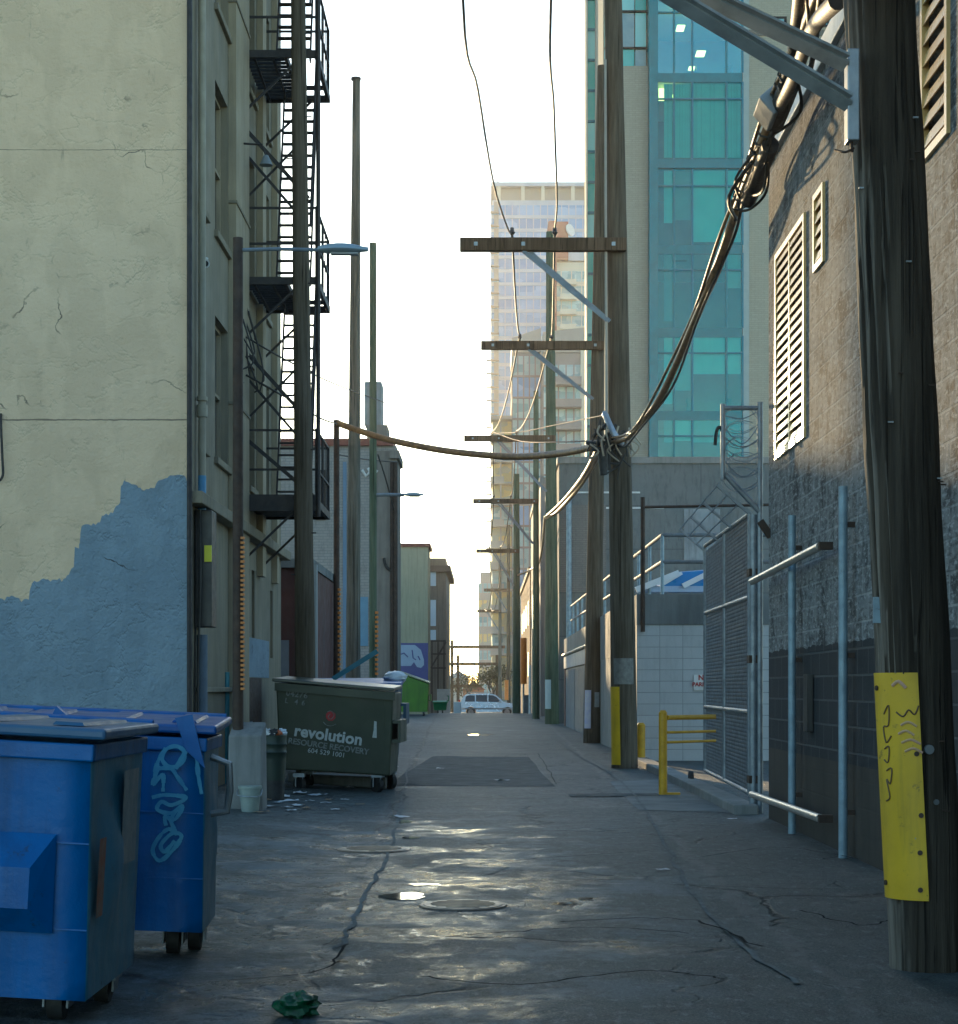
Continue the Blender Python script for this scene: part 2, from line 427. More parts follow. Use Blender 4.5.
graffiti = M('cyan spray paint', (.10, .36, .50), (.05, .24, .42), 9, .6, 0, 0)
spray_dark = M('dark marker scrawl', (.14, .08, .03), (.10, .06, .03), 9, .6, 0, 0)
spray_pink = M('pink spray paint', (.60, .32, .30), (.55, .36, .18), 9, .6, 0, 0)

# ------------------------------------------------------------------ ground
def ground_material():
    m, t, b = nt('worn wet asphalt'); co = objco(t)
    sp = t.nodes.new('ShaderNodeSeparateXYZ'); L(t, co, sp.inputs[0]); x, y = sp.outputs[0], sp.outputs[1]
    big = noise(t, co, .45, 9, .62)
    med = noise(t, co, 2.3, 8, .65)
    fine = noise(t, co, 75, 4, .7)
    col = mixc(t, ramp(t, big, .36, .66), (.034, .056, .055), (.096, .124, .116))
    col = mixc(t, ramp(t, med, .47, .68), col, (.045, .055, .057))
    col = mixc(t, math_(t, 'MULTIPLY', ramp(t, fine, .50, .64), .75), col, (.24, .26, .25))
    fine2 = noise(t, mapping(t, co, (1, 1, 1), (5, 9, 0)), 52, 4, .75)
    col = mixc(t, math_(t, 'MULTIPLY', ramp(t, fine2, .54, .64), .7), col, (.022, .027, .028))
    pat = noise(t, mapping(t, co, (1, .6, 1)), 1.4, 9, .75)
    col = mixc(t, math_(t, 'MULTIPLY', ramp(t, pat, .52, .60), .45), col, (.17, .18, .17))
    # tar seams and crack network
    nv = t.nodes.new('ShaderNodeTexNoise'); nv.inputs['Scale'].default_value = 1.3; nv.inputs['Detail'].default_value = 8
    L(t, co, nv.inputs['Vector'])
    va = t.nodes.new('ShaderNodeVectorMath'); va.operation = 'MULTIPLY_ADD'
    L(t, nv.outputs['Color'], va.inputs[0]); va.inputs[1].default_value = (1.1, 1.1, 0); L(t, co, va.inputs[2])
    def vor(sc, th, a0, a1, msc):
        v = t.nodes.new('ShaderNodeTexVoronoi'); v.feature = 'DISTANCE_TO_EDGE'; v.inputs['Scale'].default_value = sc
        L(t, va.outputs[0], v.inputs['Vector'])
        return math_(t, 'MULTIPLY', ramp(t, v.outputs['Distance'], th * .4, th, (1, 1, 1), (0, 0, 0)), ramp(t, noise(t, co, msc, 3), a0, a1))
    crack = math_(t, 'MAXIMUM', vor(.38, .013, .44, .54, .5), math_(t, 'MAXIMUM', vor(1.1, .018, .54, .62, .35), vor(3.4, .035, .58, .66, .3)))
    wob = math_(t, 'MULTIPLY', math_(t, 'SUBTRACT', noise(t, co, .8, 7, .65), .5), .5)
    def seam(x0, k, hw):
        d = math_(t, 'ABSOLUTE', math_(t, 'SUBTRACT', math_(t, 'ADD', x, wob), math_(t, 'ADD', math_(t, 'MULTIPLY', y, k), x0)))
        return ramp(t, d, hw * .5, hw, (1, 1, 1), (0, 0, 0))
    left_seam = seam(-.60, -.020, .03)
    right_seam = seam(1.42, .012, .06)
    crack = math_(t, 'MAXIMUM', crack, math_(t, 'MULTIPLY', left_seam, .8))
    # darker old strip on the left of the seam and dark patched lane on the right
    strip = ramp(t, math_(t, 'SUBTRACT', math_(t, 'ADD', x, wob), math_(t, 'ADD', math_(t, 'MULTIPLY', y, -.020), -.60)), 0, .02)
    col = mixc(t, math_(t, 'MULTIPLY', strip, .35), mixc(t, .35, col, (.035, .045, .055)), col)
    col = mixc(t, math_(t, 'MULTIPLY', right_seam, .5), col, (.15, .155, .15))
    tar = ramp(t, noise(t, mapping(t, co, (1, 1.5, 1)), .75, 8, .7), .56, .64)
    col = mixc(t, math_(t, 'MULTIPLY', tar, .55), col, (.026, .032, .036))
    col = mixc(t, math_(t, 'MULTIPLY', crack, .85), col, (.014, .016, .017))
    # wet film: strongest left of the centre, from the bins up to the green dumpster
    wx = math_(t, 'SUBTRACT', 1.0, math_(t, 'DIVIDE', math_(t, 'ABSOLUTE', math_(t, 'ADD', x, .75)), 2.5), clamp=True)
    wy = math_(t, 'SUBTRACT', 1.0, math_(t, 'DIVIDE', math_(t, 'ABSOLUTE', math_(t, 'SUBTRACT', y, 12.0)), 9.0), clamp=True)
    area = math_(t, 'MULTIPLY', math_(t, 'POWER', wx, .6), math_(t, 'POWER', wy, .6))
    wn_ = noise(t, mapping(t, co, (1.0, 1.0, 1)), 1.25, 8, .66, .25)
    wet = ramp(t, math_(t, 'ADD', wn_, math_(t, 'MULTIPLY', math_(t, 'SUBTRACT', area, .5), .34)), .52, .64)
    wet = math_(t, 'MULTIPLY', wet, ramp(t, area, .02, .25))
    far_wet = math_(t, 'MULTIPLY', ramp(t, noise(t, mapping(t, co, (1, .5, 1)), .55, 7, .65), .58, .68), .45)
    wet = math_(t, 'MAXIMUM', wet, far_wet)
    brk = ramp(t, noise(t, mapping(t, co, (1, .7, 1), (1, 3, 0)), 5.5, 8, .75), .44, .54)
    wet = math_(t, 'MULTIPLY', wet, math_(t, 'ADD', math_(t, 'MULTIPLY', brk, .6), .4))
    core = math_(t, 'MULTIPLY', ramp(t, wet, .22, .45), ramp(t, noise(t, mapping(t, co, (1, .45, 1), (6, 1, 0)), 2.6, 9, .76), .50, .55))
    col = mixc(t, math_(t, 'MULTIPLY', wet, .55), col, (.02, .025, .028))
    blot = noise(t, mapping(t, co, (1, .4, 1)), 11, 7, .8)
    col = mixc(t, math_(t, 'MULTIPLY', ramp(t, blot, .53, .60), .6), col, (.020, .026, .028))
    blot2 = noise(t, mapping(t, co, (1, .4, 1), (4, 8, 1)), 16, 7, .8)
    col = mixc(t, math_(t, 'MULTIPLY', ramp(t, blot2, .54, .62), .6), col, (.20, .23, .235))
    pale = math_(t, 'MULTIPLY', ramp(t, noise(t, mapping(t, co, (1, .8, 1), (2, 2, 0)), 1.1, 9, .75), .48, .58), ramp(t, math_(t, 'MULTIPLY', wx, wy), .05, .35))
    col = mixc(t, math_(t, 'MULTIPLY', pale, .55), col, (.20, .25, .28))  # pale blue-grey patches standing in for sky sheen, painted into the asphalt colour
    L(t, col, b.inputs['Base Color'])
    L(t, mixc(t, wet, (.58,) * 3, mixc(t, core, (.22,) * 3, (.06,) * 3)), b.inputs['Roughness'])
    L(t, mixc(t, wet, (.4,) * 3, (.85,) * 3), b.inputs['Specular IOR Level'])
    dry = math_(t, 'SUBTRACT', 1.0, math_(t, 'MULTIPLY', wet, .85))
    h = math_(t, 'ADD', math_(t, 'MULTIPLY', fine, .35), math_(t, 'ADD', math_(t, 'MULTIPLY', math_(t, 'MULTIPLY', med, .9), dry), math_(t, 'MULTIPLY', noise(t, co, 14, 6, .6), .45)))
    h = math_(t, 'SUBTRACT', h, math_(t, 'MULTIPLY', crack, .9))
    h = math_(t, 'MULTIPLY', h, math_(t, 'SUBTRACT', 1.0, math_(t, 'MULTIPLY', wet, .35)))
    h = math_(t, 'MULTIPLY', h, math_(t, 'SUBTRACT', 1.0, math_(t, 'MULTIPLY', core, .86)))
    bump(t, b, h, 1.0, .05)
    return m
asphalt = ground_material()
xs = [-900, -300, -100, -40, -20, -12, -8, -6, -4.5, -3.6, -2.8, -2, -1.6, -1.25, -.8, 0, 1, 2, 3, 5, 8, 12, 20, 40, 100, 300, 900]
ys = [-30, -8, 0, 4, 8, 14, 20, 26, 32, 40, 50, 60, 70, 80, 88] + list(range(92, 144, 3)) + [150, 160, 168, 180, 200, 230, 260, 300, 340, 380, 425, 600, 1200, 2500]
g = MB()
g.v = [Vector((x, y, gz(x, y))) for y in ys for x in xs]
for j in range(len(ys) - 1):
    for i in range(len(xs) - 1):
        a = j * len(xs) + i; g.f.append([a, a + 1, a + 1 + len(xs), a + len(xs)]); g.mi.append(0)
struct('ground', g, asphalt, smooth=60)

def sheet(poly, lift, name, mat, label=None, cat=None, kind='structure', group=None):
    mb = MB(); mb.add([(x, y, gz(x, y) + lift) for x, y in poly], [list(range(len(poly)))])
    o = mb.build(name, mat)
    tag(o, label, cat, group, kind)
    return o
patch_dark = M('newer asphalt patch', (.075, .088, .088), (.045, .055, .056), 1.8, .75, 0, .5, 30, .02, spots=.5, spc=(.15, .16, .16), spec=.28)
patch_light = M('worn concrete apron', (.16, .175, .18), (.11, .125, .13), 1.1, .75, 0, .4, 40, .015, streak=.4, sc=(.06, .07, .075), sscale=(1.5, 1.5, 1.5))
def wob(poly, amp=.05, n=6):
    out = []
    for i in range(len(poly)):
        a = Vector(poly[i]); b = Vector(poly[(i + 1) % len(poly)])
        for k in range(n):
            p = a.lerp(b, k / n); q = mnoise.noise_vector(Vector((p.x * 1.7, p.y * 1.7, 3))) * amp
            out.append((p.x + q.x, p.y + q.y))
    return out
sheet(wob([(-1.35, 24.6), (.9, 24.4), (.82, 34.8), (-1.0, 35.2)]), .004, 'road_patch', patch_dark)
sheet(wob([(1.62, 19.7), (2.78, 19.2), (2.78, 26.5), (1.7, 25.6)], .03), .004, 'road_patch', M('pale apron asphalt', (.15, .165, .163), (.11, .122, .12), 1.3, .7, 0, .4, 60, .015))
sheet([(1.0, 22.0), (2.1, 22.2), (2.1, 22.75), (1.0, 22.55)], .008, 'road_patch', patch_dark)
# concrete apron and kerb at the gate
kb = MB(); kb.box(2.55, 2.80, 19.0, 32.5, gz(2.6, 20) - .1, .10)
struct('kerb', kb, concrete, bevel=.015)

tar_m = M('tar seal', (.012, .014, .015), (.022, .025, .026), 3, .95, 0, .3, 30, .01, spec=.05)
seam_m = M('crumbled seam', (.20, .215, .21), (.12, .13, .13), 6, .8, 0, .5, 50, .02, spots=.6, spc=(.03, .035, .035), spec=.1)
def strip(pts, w, mat, name, lift=.006, seed=0):
    p2 = spline([Vector((a, b, 0)) for a, b in pts], 10); mb = MB()
    for i, p in enumerate(p2):
        d = (p2[min(i + 1, len(p2) - 1)] - p2[max(i - 1, 0)]).normalized(); q = Vector((-d.y, d.x, 0))
        jit = mnoise.noise(Vector((i * .45, seed, 0))) * .05; hw = w * (.5 + .45 * mnoise.noise(Vector((i * .6, seed + 9, 0))))
        for sgn in (-1, 1):
            v = p + q * (jit + sgn * hw / 2); mb.v.append(Vector((v.x, v.y, gz(v.x, v.y) + lift)))
        if i: mb.f.append([2 * i - 2, 2 * i - 1, 2 * i + 1, 2 * i]); mb.mi.append(0)
    tag(mb.build(name, mat), None, None, None, 'structure')
def gp2(px, py): Y = 2405 / (py - 688); return (PX(px, Y), Y)
for i, (w, mt, px_) in enumerate([(.05, seam_m, [(338, 950), (352, 925), (368, 890), (386, 860), (398, 820), (404, 790), (410, 760)]),
        (.06, seam_m, [(548, 735), (580, 757), (612, 775), (640, 803), (668, 850), (690, 890), (740, 945), (800, 985)]),
        (.05, tar_m, [(410, 787), (470, 789), (556, 785)]), (.05, tar_m, [(414, 757), (480, 756), (538, 754)]), (.03, tar_m, [(538, 754), (548, 770), (556, 785)]),
        (.05, tar_m, [(480, 866), (540, 860), (600, 856), (650, 852)]), (.06, tar_m, [(440, 940), (520, 934), (600, 930), (690, 936)]),
        (.07, tar_m, [(560, 925), (640, 921), (700, 925), (760, 950)]), (.04, tar_m, [(240, 870), (300, 862), (350, 866)]),
        (.05, tar_m, [(575, 797), (610, 795), (652, 797)]), (.05, tar_m, [(230, 985), (320, 975), (345, 950)]), (.04, tar_m, [(700, 860), (780, 850), (860, 862)]),
        (.06, tar_m, [(420, 982), (520, 990), (640, 976), (720, 984)]), (.035, tar_m, [(640, 803), (700, 806), (760, 814)]), (.05, tar_m, [(800, 915), (860, 930), (890, 925)])]):
    strip([gp2(*p) for p in px_], w * (.55 if mt is tar_m else 1), mt, 'seam' if mt is seam_m else 'tar_line', .007 + .0015 * i, i)
# puddles
water = nt('puddle water')[0]
wb_ = water.node_tree.nodes['Principled BSDF']; wb_.inputs['Base Color'].default_value = (.02, .022, .024, 1); wb_.inputs['Roughness'].default_value = .05
wb_.inputs['Specular IOR Level'].default_value = .7
bump(water.node_tree, wb_, noise(water.node_tree, objco(water.node_tree), 6, 2), .03, .01)
def puddle(cx, cy, rx, ry, seed):
    poly = []
    for k in range(40):
        a = 2 * PI * k / 40
        f = 1 + .55 * mnoise.noise(Vector((math.cos(a) * 1.3 + seed * 5, math.sin(a) * 1.3, seed))) + .2 * mnoise.noise(Vector((math.cos(a) * 4, math.sin(a) * 4, seed)))
        poly.append((cx + math.cos(a) * rx * f, cy + math.sin(a) * ry * f))
    sheet(poly, .005, 'puddle', water)
for i, (px, py, w, hgt) in enumerate([(405, 897, 24, 3.2), (424, 885, 16, 1.2), (404, 822, 7, 1.4), (410, 838, 8, 1.0),
                                      (565, 904, 10, 1.0), (585, 899, 8, .8), (480, 735, 14, .7)]):
    Y = 2405 / (py - 688); puddle(PX(px, Y), Y, w * Y / FPX, hgt * Y * Y / 2405, i)

# manholes
mh_mat = M('worn cast iron cover', (.20, .16, .12), (.13, .11, .09), 6, .42, .5, .3, 40)
def manhole(px, py, r, label):
    Y = 2405 / (py - 688); c = Vector((PX(px, Y), Y, gz(PX(px, Y), Y)))
    t = thing('manhole_cover', label, 'manhole cover', c)
    mb = MB(); mb.disc(c + Vector((0, 0, .004)), (0, 0, 1), r, .018, 40)
    for k in range(-4, 5):
        hl = math.sqrt(max(0, (r * .82) ** 2 - (k * .055) ** 2))
        mb.box(c.x - hl, c.x + hl, c.y + k * .055 - .008, c.y + k * .055 + .008, c.z + .0125, c.z + .018)
    mb.build('cover', mh_mat, t)
    rg = MB(); n = 40
    for i, (ra, z) in enumerate(((r + .004, .010), (r + .022, .010), (r + .03, .002))):
        for k in range(n):
            rg.v.append(c + Vector((math.cos(2 * PI * k / n) * ra, math.sin(2 * PI * k / n) * ra, z)))
    for i in range(2):
        for k in range(n):
            a = i * n + k; b = i * n + (k + 1) % n; rg.f.append([a, b, b + n, a + n]); rg.mi.append(0)
    rg.build('rim', mh_mat, t)
manhole(463, 906, .235, 'round iron manhole cover with warm shine nearest the camera, beside the puddle')
manhole(374, 850, .27, 'round iron manhole cover in wet asphalt in front of the dark green dumpster')

# ------------------------------------------------------------------ B1: cream building on the left
cream = M_plaster('cream painted wall', (.74, .555, .365), (.64, .475, .305), crackz=((4.24, .008), (7.2, .003)), bmp=.6)
blue_wall = M_plaster('blue painted wall', (.26, .33, .385), (.205, .265, .315), bmp=1.0, stain=(.10, .15, .19), flake=.6)
side_wall = M('grey rendered side wall', (.28, .24, .165), (.21, .18, .125), 1.0, .85, 0, .3, 14, .02, streak=.5, sc=(.09, .09, .075))
pil_mat = M('tan pilaster render', (.40, .335, .225), (.33, .275, .185), 1.2, .85, 0, .25, 16, .02, streak=.4, sc=(.12, .11, .08))
XL = -3.27; KB = 3.27 / 2.87; Y0, Y1 = 17.8 * KB, 29.5; HB = 19.5
def kz(z): return CH + (z - CH) * KB
b1 = thing('apartment_building', 'tall cream rendered building with a blue painted patch low on its front', 'building', (XL, Y0, 0))
holes = []
def hb(ya, yb, za, zb): holes.append((ya - Y0, yb - Y0, za, zb))
rows = [(kz(a), kz(b)) for a, b in ((3.75, 5.25), (6.15, 7.75), (8.55, 10.1), (10.95, 12.5), (13.4, 15))]
cols = [(a * KB, b * KB) for a, b in ((18.52, 18.95), (19.6, 20.55), (22.35, 22.95), (23.9, 24.5), (25.1, 25.45))]
for za, zb in rows:
    for ya, yb in cols: hb(ya, yb, za, zb)
low = [(18.75, 19.2, 1.95, 2.85, 'louvre'), (19.3, 19.62, 1.95, 2.85, 'w'), (22.1, 22.45, 1.75, 2.75, 'w'), (22.65, 22.95, 1.5, 2.75, 'w'), (24.6, 24.9, 1.7, 2.6, 'w')]
low = [(a * KB, b * KB, kz(c), kz(d), k) for a, b, c, d, k in low]
for ya, yb, za, zb, k in low: hb(ya, yb, za, zb)
hb(21.75, 22.95 - .35, .06, 1.30) if False else None
mb = MB()
mb.wall((XL, Y0, -.1), (0, 1, 0), (0, 0, 1), (1, 0, 0), Y1 - Y0, HB + .1, [(h[0], h[1], h[2] + .1, h[3] + .1) for h in holes], .16)
mb.cur = 1
mb.add([(XL, Y0, -.1), (XL, Y0, HB), (-16, Y0, HB), (-16, Y0, -.1)], [(0, 1, 2, 3)])
mb.cur = 0
mb.add([(XL, Y1, -.1), (XL, Y1, HB), (-16, Y1, HB), (-16, Y1, -.1)], [(0, 1, 2, 3)])
mb.add([(-16, Y0, -.1), (-16, Y0, HB), (-16, Y1, HB), (-16, Y1, -.1)], [(0, 1, 2, 3)])
mb.add([(XL, Y0, HB), (XL, Y1, HB), (-16, Y1, HB), (-16, Y0, HB)], [(0, 1, 2, 3)])
mb.build('wall', [side_wall, cream], b1, normals=False)
pts = [(-560, 603), (-300, 601), (-60, 599), (0, 600), (14, 598), (29, 601), (30, 590), (32, 581), (62, 580), (69, 574), (74, 566), (75, 549), (79, 550), (80.5, 533), (82, 527), (98, 523), (104, 517), (113, 512), (120, 503),
       (121, 488), (126, 482), (137, 484), (142, 491), (153, 487), (160, 480), (170, 475), (183, 476), (187.5, 483)]
outline = [(PX(a, Y0), PZ(b, Y0)) for a, b in pts]
fine_pts = []
for i in range(len(outline) - 1):
    a, b = Vector(outline[i]), Vector(outline[i + 1])
    k = max(1, int((b - a).length / .025))
    for j in range(k):
        p = a.lerp(b, j / k); fine_pts.append((p.x, p.y + .05 * mnoise.noise(Vector((p.x * 11, p.y * 9, 0))) + .04 * mnoise.noise(Vector((p.x * 37, p.y * 30, 4)))))
fine_pts += [(XL - .005, outline[-1][1]), (XL - .005, -.05)]
mp = MB()
base = [(x, -.05) for x, z in fine_pts[:-1]]
for i in range(len(fine_pts) - 2):
    (xa, za), (xb, zb) = fine_pts[i], fine_pts[i + 1]
    nz = 3
    for j in range(nz):
        t0, t1 = j / nz, (j + 1) / nz
        mp.add([(xa, Y0 - .006, -.05 + (za + .05) * t0), (xb, Y0 - .006, -.05 + (zb + .05) * t0), (xb, Y0 - .006, -.05 + (zb + .05) * t1), (xa, Y0 - .006, -.05 + (za + .05) * t1)], [(0, 1, 2, 3)])
mp.build('paint_patch', blue_wall, b1)
# windows in the alley face
for i, h in enumerate(holes):
    lo = i >= len(holes) - len(low)
    ya, yb, za, zb = Y0 + h[0], Y0 + h[1], h[2], h[3]
    if lo and low[i - (len(holes) - len(low))][4] == 'louvre':
        f = MB(); f.box(XL - .155, XL - .15, ya, yb, za, zb); wv = f.build('vent', dark_void, b1)
        s_ = MB(); n = 9
        for k in range(n):
            z = za + (k + .5) * (zb - za) / n
            s_.add([(XL - .13, ya, z + .04), (XL - .13, yb, z + .04), (XL - .01, yb, z - .03), (XL - .01, ya, z - .03)], [(0, 1, 2, 3)])
        s_.build('louvre', grey_paint, wv); continue
    wv = MB().box(XL - .158, XL - .14, ya, yb, za, zb).build('window', window_brown if (i % 3) else window_dark, b1)
    f = MB(); w = .045
    for (a, b, c, d) in ((ya, ya + w, za, zb), (yb - w, yb, za, zb), (ya + w, yb - w, za, za + w), (ya + w, yb - w, zb - w, zb), (ya + w, yb - w, (za + zb) / 2 - .02, (za + zb) / 2 + .02)):
        f.box(XL - .139, XL - .09, a, b, c, d)
    f.build('frame', pil_mat, wv)
    if not lo:
        MB().box(XL - .1, XL + .05, ya - .07, yb + .07, za - .09, za - .004).build('sill', side_wall, wv, bevel=.01)
mb = MB(); mb.box(XL + .002, XL + .10, 20.6 * KB, 21.75 * KB, -.05, HB - .3); mb.build('pilaster', pil_mat, b1)
for z in (4.9, 7.45, 10.0, 12.6):
    MB().box(XL + .003, XL + .115, 20.58 * KB, 21.77 * KB, z, z + .035).build('joint_band', side_wall, b1)
for ya, yb in ((23.15, 23.5), (24.75, 24.98)):
    MB().box(XL + .002, XL + .09, ya * KB, yb * KB, 2.9, HB - .3).build('pilaster', pil_mat, b1)
MB().box(XL + .002, XL + .16, Y0 + .01, Y1, kz(3.08), kz(3.2)).build('ledge', side_wall, b1, bevel=.01)
MB().box(XL + .002, XL + .06, 18.3 * KB, 20.8 * KB, 1.25, 1.31).build('ledge', side_wall, b1, bevel=.01)
# dark steel door behind the green dumpster with blue painted surround
dr = MB(); dr.box(XL + .004, XL + .05, 21.9 * KB, 23.3 * KB, .0, 1.44); d_ = dr.build('door', rust, b1)
MB().box(XL + .05, XL + .09, 22.05 * KB, 22.12 * KB, .7, .85).build('handle', steel_dull, d_)
MB().box(XL + .003, XL + .010, 21.8 * KB, 24.4 * KB, 1.45, 2.0).build('paint_patch', blue_wall, b1)
MB().box(XL + .002, XL + .016, 20.35 * KB, 20.8 * KB, .0, 1.5).build('paint_strip', M('teal paint', (.03, .22, .26), (.03, .18, .22), 5, .6, 0, .1), b1)

# drain pipes and boxes on the corner
pale_pipe = M('painted downpipe', (.36, .325, .24), (.29, .26, .19), 4, .6, 0, .1, streak=.4)
t = thing('downpipe', 'pale drainpipe with a collar and blue lower length at the cream building corner', 'drainpipe', (XL + .10, 18.2 * KB, 0))
mb = MB().tube([(XL + .07, 18.3 * KB, kz(3.4)), (XL + .07, 18.3 * KB, 19)], .043, 14); mb.build('pipe', pale_pipe, t, smooth=40)
mb = MB().tube([(XL + .07, 18.3 * KB, kz(3.98)), (XL + .07, 18.3 * KB, kz(4.10))], .062, 14).tube([(XL + .07, 18.3 * KB, kz(4.14)), (XL + .07, 18.3 * KB, kz(4.18))], .062, 14); mb.build('collar', pale_pipe, t, smooth=40)
mb = MB().tube([(XL + .07, 18.3 * KB, kz(3.05)), (XL + .07, 18.3 * KB, kz(3.4))], .046, 14); mb.build('blue_length', M('light blue paint', (.12, .32, .55), (.10, .26, .46), 6, .6, 0, .1), t, smooth=40)
mb = MB().tube([(XL + .07, 18.3 * KB, .0), (XL + .07, 18.3 * KB, 1.9)], .062, 14); mb.build('foot_pipe', M('blue grey pipe', (.14, .19, .25), (.11, .15, .2), 5, .6, 0, .1, streak=.4), t, smooth=40)
t = thing('meter_box', 'tall black electrical box with a yellow tag on the cream building', 'electrical box', (XL + .1, 18.3 * KB, 1.9))
MB().box(XL + .005, XL + .20, 18.18 * KB, 18.5 * KB, kz(1.9), kz(3.05)).build('box', M('black enamel', (.02, .02, .022), (.035, .035, .035), 5, .4, 0, .1), t, bevel=.01)
M('fluorescent yellow tag', (.75, .72, .03), (.7, .66, .03), 8, .5, 0, 0)
tg = MB().box(XL + .12, XL + .20, 18.155 * KB, 18.176 * KB, kz(2.54), kz(2.70)).build('tag', MATS['fluorescent yellow tag'], t)
mb = MB()
for k, dx in enumerate((.03, .07)):
    mb.tube(spline([(XL + dx, 18.15 * KB, kz(3.05)), (XL + dx + .02, 18.08 * KB, 2.5), (XL + dx - .01, 18.1 * KB, 1.5), (XL + dx, 18.06 * KB, .4)]), .012, 6)
mb.build('wiring', cable_black, t, smooth=40)
t = tag(MB().tube([(XL + .03, Y0 - .06, .1), (XL + .03, Y0 - .06, 9), (XL + .03, Y0 - .06, 17)], .03, 8).build('conduit', iron, None, smooth=40), 'thin dark conduit running up the corner of the cream building', 'conduit')
t = thing('security_camera', 'small white security camera on the side of the cream building', 'camera', P(205, 263, 21.6))
c = P(205, 263, 21.6)
MB().tube([(XL + .01, c.y + .05, c.z + .06), (c.x, c.y, c.z + .06), (c.x, c.y, c.z)], .014, 6).build('bracket', white_paint, t, smooth=40)
MB().tube([c + Vector((-.03, .12, .02)), c + Vector((.02, -.10, -.03))], .052, 12).build('body', white_paint, t, smooth=40)
MB().disc(c + Vector((.022, -.105, -.031)), (.2, -1, -.2), .035, .02, 12).build('lens', dark_void, t, smooth=40)
# dark hook at the left edge of the front wall
c = P(1, 445, Y0 - .08)
t = tag(MB().tube(spline([c + Vector((-.02, .07, .35)), c + Vector((.0, 0, .2)), c + Vector((.015, 0, -.15)), c + Vector((.02, 0, -.33)), c + Vector((-.03, 0, -.40))]), .014, 6)
        .build('cable_loop', cable_black, None, smooth=40), 'black cable end hanging on the cream front wall', 'cable')

# ------------------------------------------------------------------ fire escape
XO, YN, YF = PX(321, 25.6), 24.9, 26.8
XG = -2.70
t = thing('fire_escape', 'dark iron fire escape of railed platforms, stairs and struts on the cream building', 'fire escape', (XL, YN, 3.79))
levels = [3.79, 6.78, 9.83, 12.88]
for i, z in enumerate(levels):
    f = MB()
    f.bar((XL + .01, YN, z), (XO, YN, z), .05, .10); f.bar((XL + .01, YF, z), (XO, YF, z), .05, .10); f.bar((XO, YN - .02, z), (XO, YF + .02, z), .05, .10)
    f.bar((XG, YN, z), (XG, YF, z), .04, .09)
    if i == 0:
        f.box(XL + .01, XO - .03, YN + .03, YF - .03, z - .015, z + .02)
        f.bar((XL + .01, YN - .04, z + .0), (XO + .06, YN - .04, z + .0), .02, .22)
    else:
        n = 13
        for k in range(n):
            y = YN + .06 + (YF - YN - .12) * k / (n - 1)
            f.box(XL + .02, XG - .03, y - .012, y + .012, z - .02, z + .02)
        for x in (XL + .15, XL + .4): f.box(x - .015, x + .015, YN + .03, YF - .03, z - .055, z - .031)
        f.bar((XG, YF - .5, z), (XO, YF - .5, z), .04, .06)
    pf = f.build('platform', iron, t)
    r = MB()
    for h in ((.5, .98) if i else (.45, .98)):
        r.bar((XO, YN, z + h), (XO, YF, z + h), .03, .03); r.bar((XL + .02, YN, z + h), (XO, YN, z + h), .028, .028)
    r.bar((XL + .02, YF, z + .98), (XO, YF, z + .98), .028, .028)
    for y in (YN, (YN + YF) / 2, YF): r.bar((XO, y, z + .05), (XO, y, z + 1.0), .035, .035)
    n = 7
    for k in range(1, n):
        y = YN + (YF - YN) * k / n; r.bar((XO, y, z + .05), (XO, y, z + .97), .014, .014)
    r.build('railing', iron, pf)
    for y in (YN + .05, YF - .05):
        MB().bar((XL + .02, y, z - .75), (XO - .25, y, z - .06), .03, .03).build('bracket', iron, pf)
    s_ = MB()
    s_.bar((XL + .02, YN - .045, z + 2.05), (XO - .1, YN - .045, z + 1.1), .05, .05)
    s_.bar((XL + .02, YN + .035, z + 1.1), (XL + .75, YN + .035, z + 1.85), .028, .028)
    s_.build('brace', iron, pf)
    s_ = MB()
    s_.bar((XL + .02, YN - .045, z + 1.72), (XO - .15, YN - .045, z + .78), .035, .035)
    if i == 0: s_.bar((XL + .02, YN - .05, z + .88), (XO - .05, YN - .05, z + .1), .05, .05)
    s_.build('brace', iron, pf)
for i in range(3):
    z0, z1 = levels[i] + .02, levels[i + 1]
    st = MB(); ya, yb = YN + .35, YF - .5
    xa_, xb_ = -2.86, -2.40
    for x in (xa_, xb_):
        st.bar((x, ya, z0), (x, yb, z1), .022, .07)
    st.tube([(xb_, ya, z0 + .8), (xb_, yb, z1 + .8)], .014, 6)
    for k in range(1, 17):
        q = k / 17; y = ya + (yb - ya) * q; z = z0 + (z1 - z0) * q
        st.box(xa_ + .012, xb_ - .012, y - .05, y + .05, z - .009, z + .009)
    st.build('stair', iron, t)
MB().tube([(XO + .03, YN - .05, 3.6), (XO + .03, YN - .05, 15)], .03, 8).build('corner_pipe', iron, t, smooth=40)
# brackets with old insulators and loose wires on the wall
w = MB()
for k in range(9):
    a = Vector((XL + .05 + random.random() * .1, YN - .8 + random.random() * .5, 6.5 - random.random() * .9)); b = a + Vector((random.uniform(.0, .25), random.uniform(-.2, .2), -random.uniform(.3, 1.2)))
    w.tube(spline([a, a.lerp(b, .5) + Vector((random.uniform(-.05, .18), 0, -.2)), b]), .011, 6)
tag(w.build('loose_wires', cable_black, None, smooth=40), 'tangle of loose black wires on the wall beside the fire escape', 'wires')
t = thing('wall_light', 'small conical lamp on a bracket beside the upper fire escape', 'lamp', P(266, 160, 24.2))
c = P(266, 160, 24.2)
MB().tube([(XL + .01, 24.2, c.z + .22), (c.x - .05, 24.2, c.z + .2), (c.x, 24.2, c.z + .05)], .014, 6).build('bracket', iron, t, smooth=40)
MB().tube([c + Vector((0, 0, .06)), c + Vector((0, 0, -.07))], [.03, .09], 12).build('shade', grey_paint, t, smooth=40)

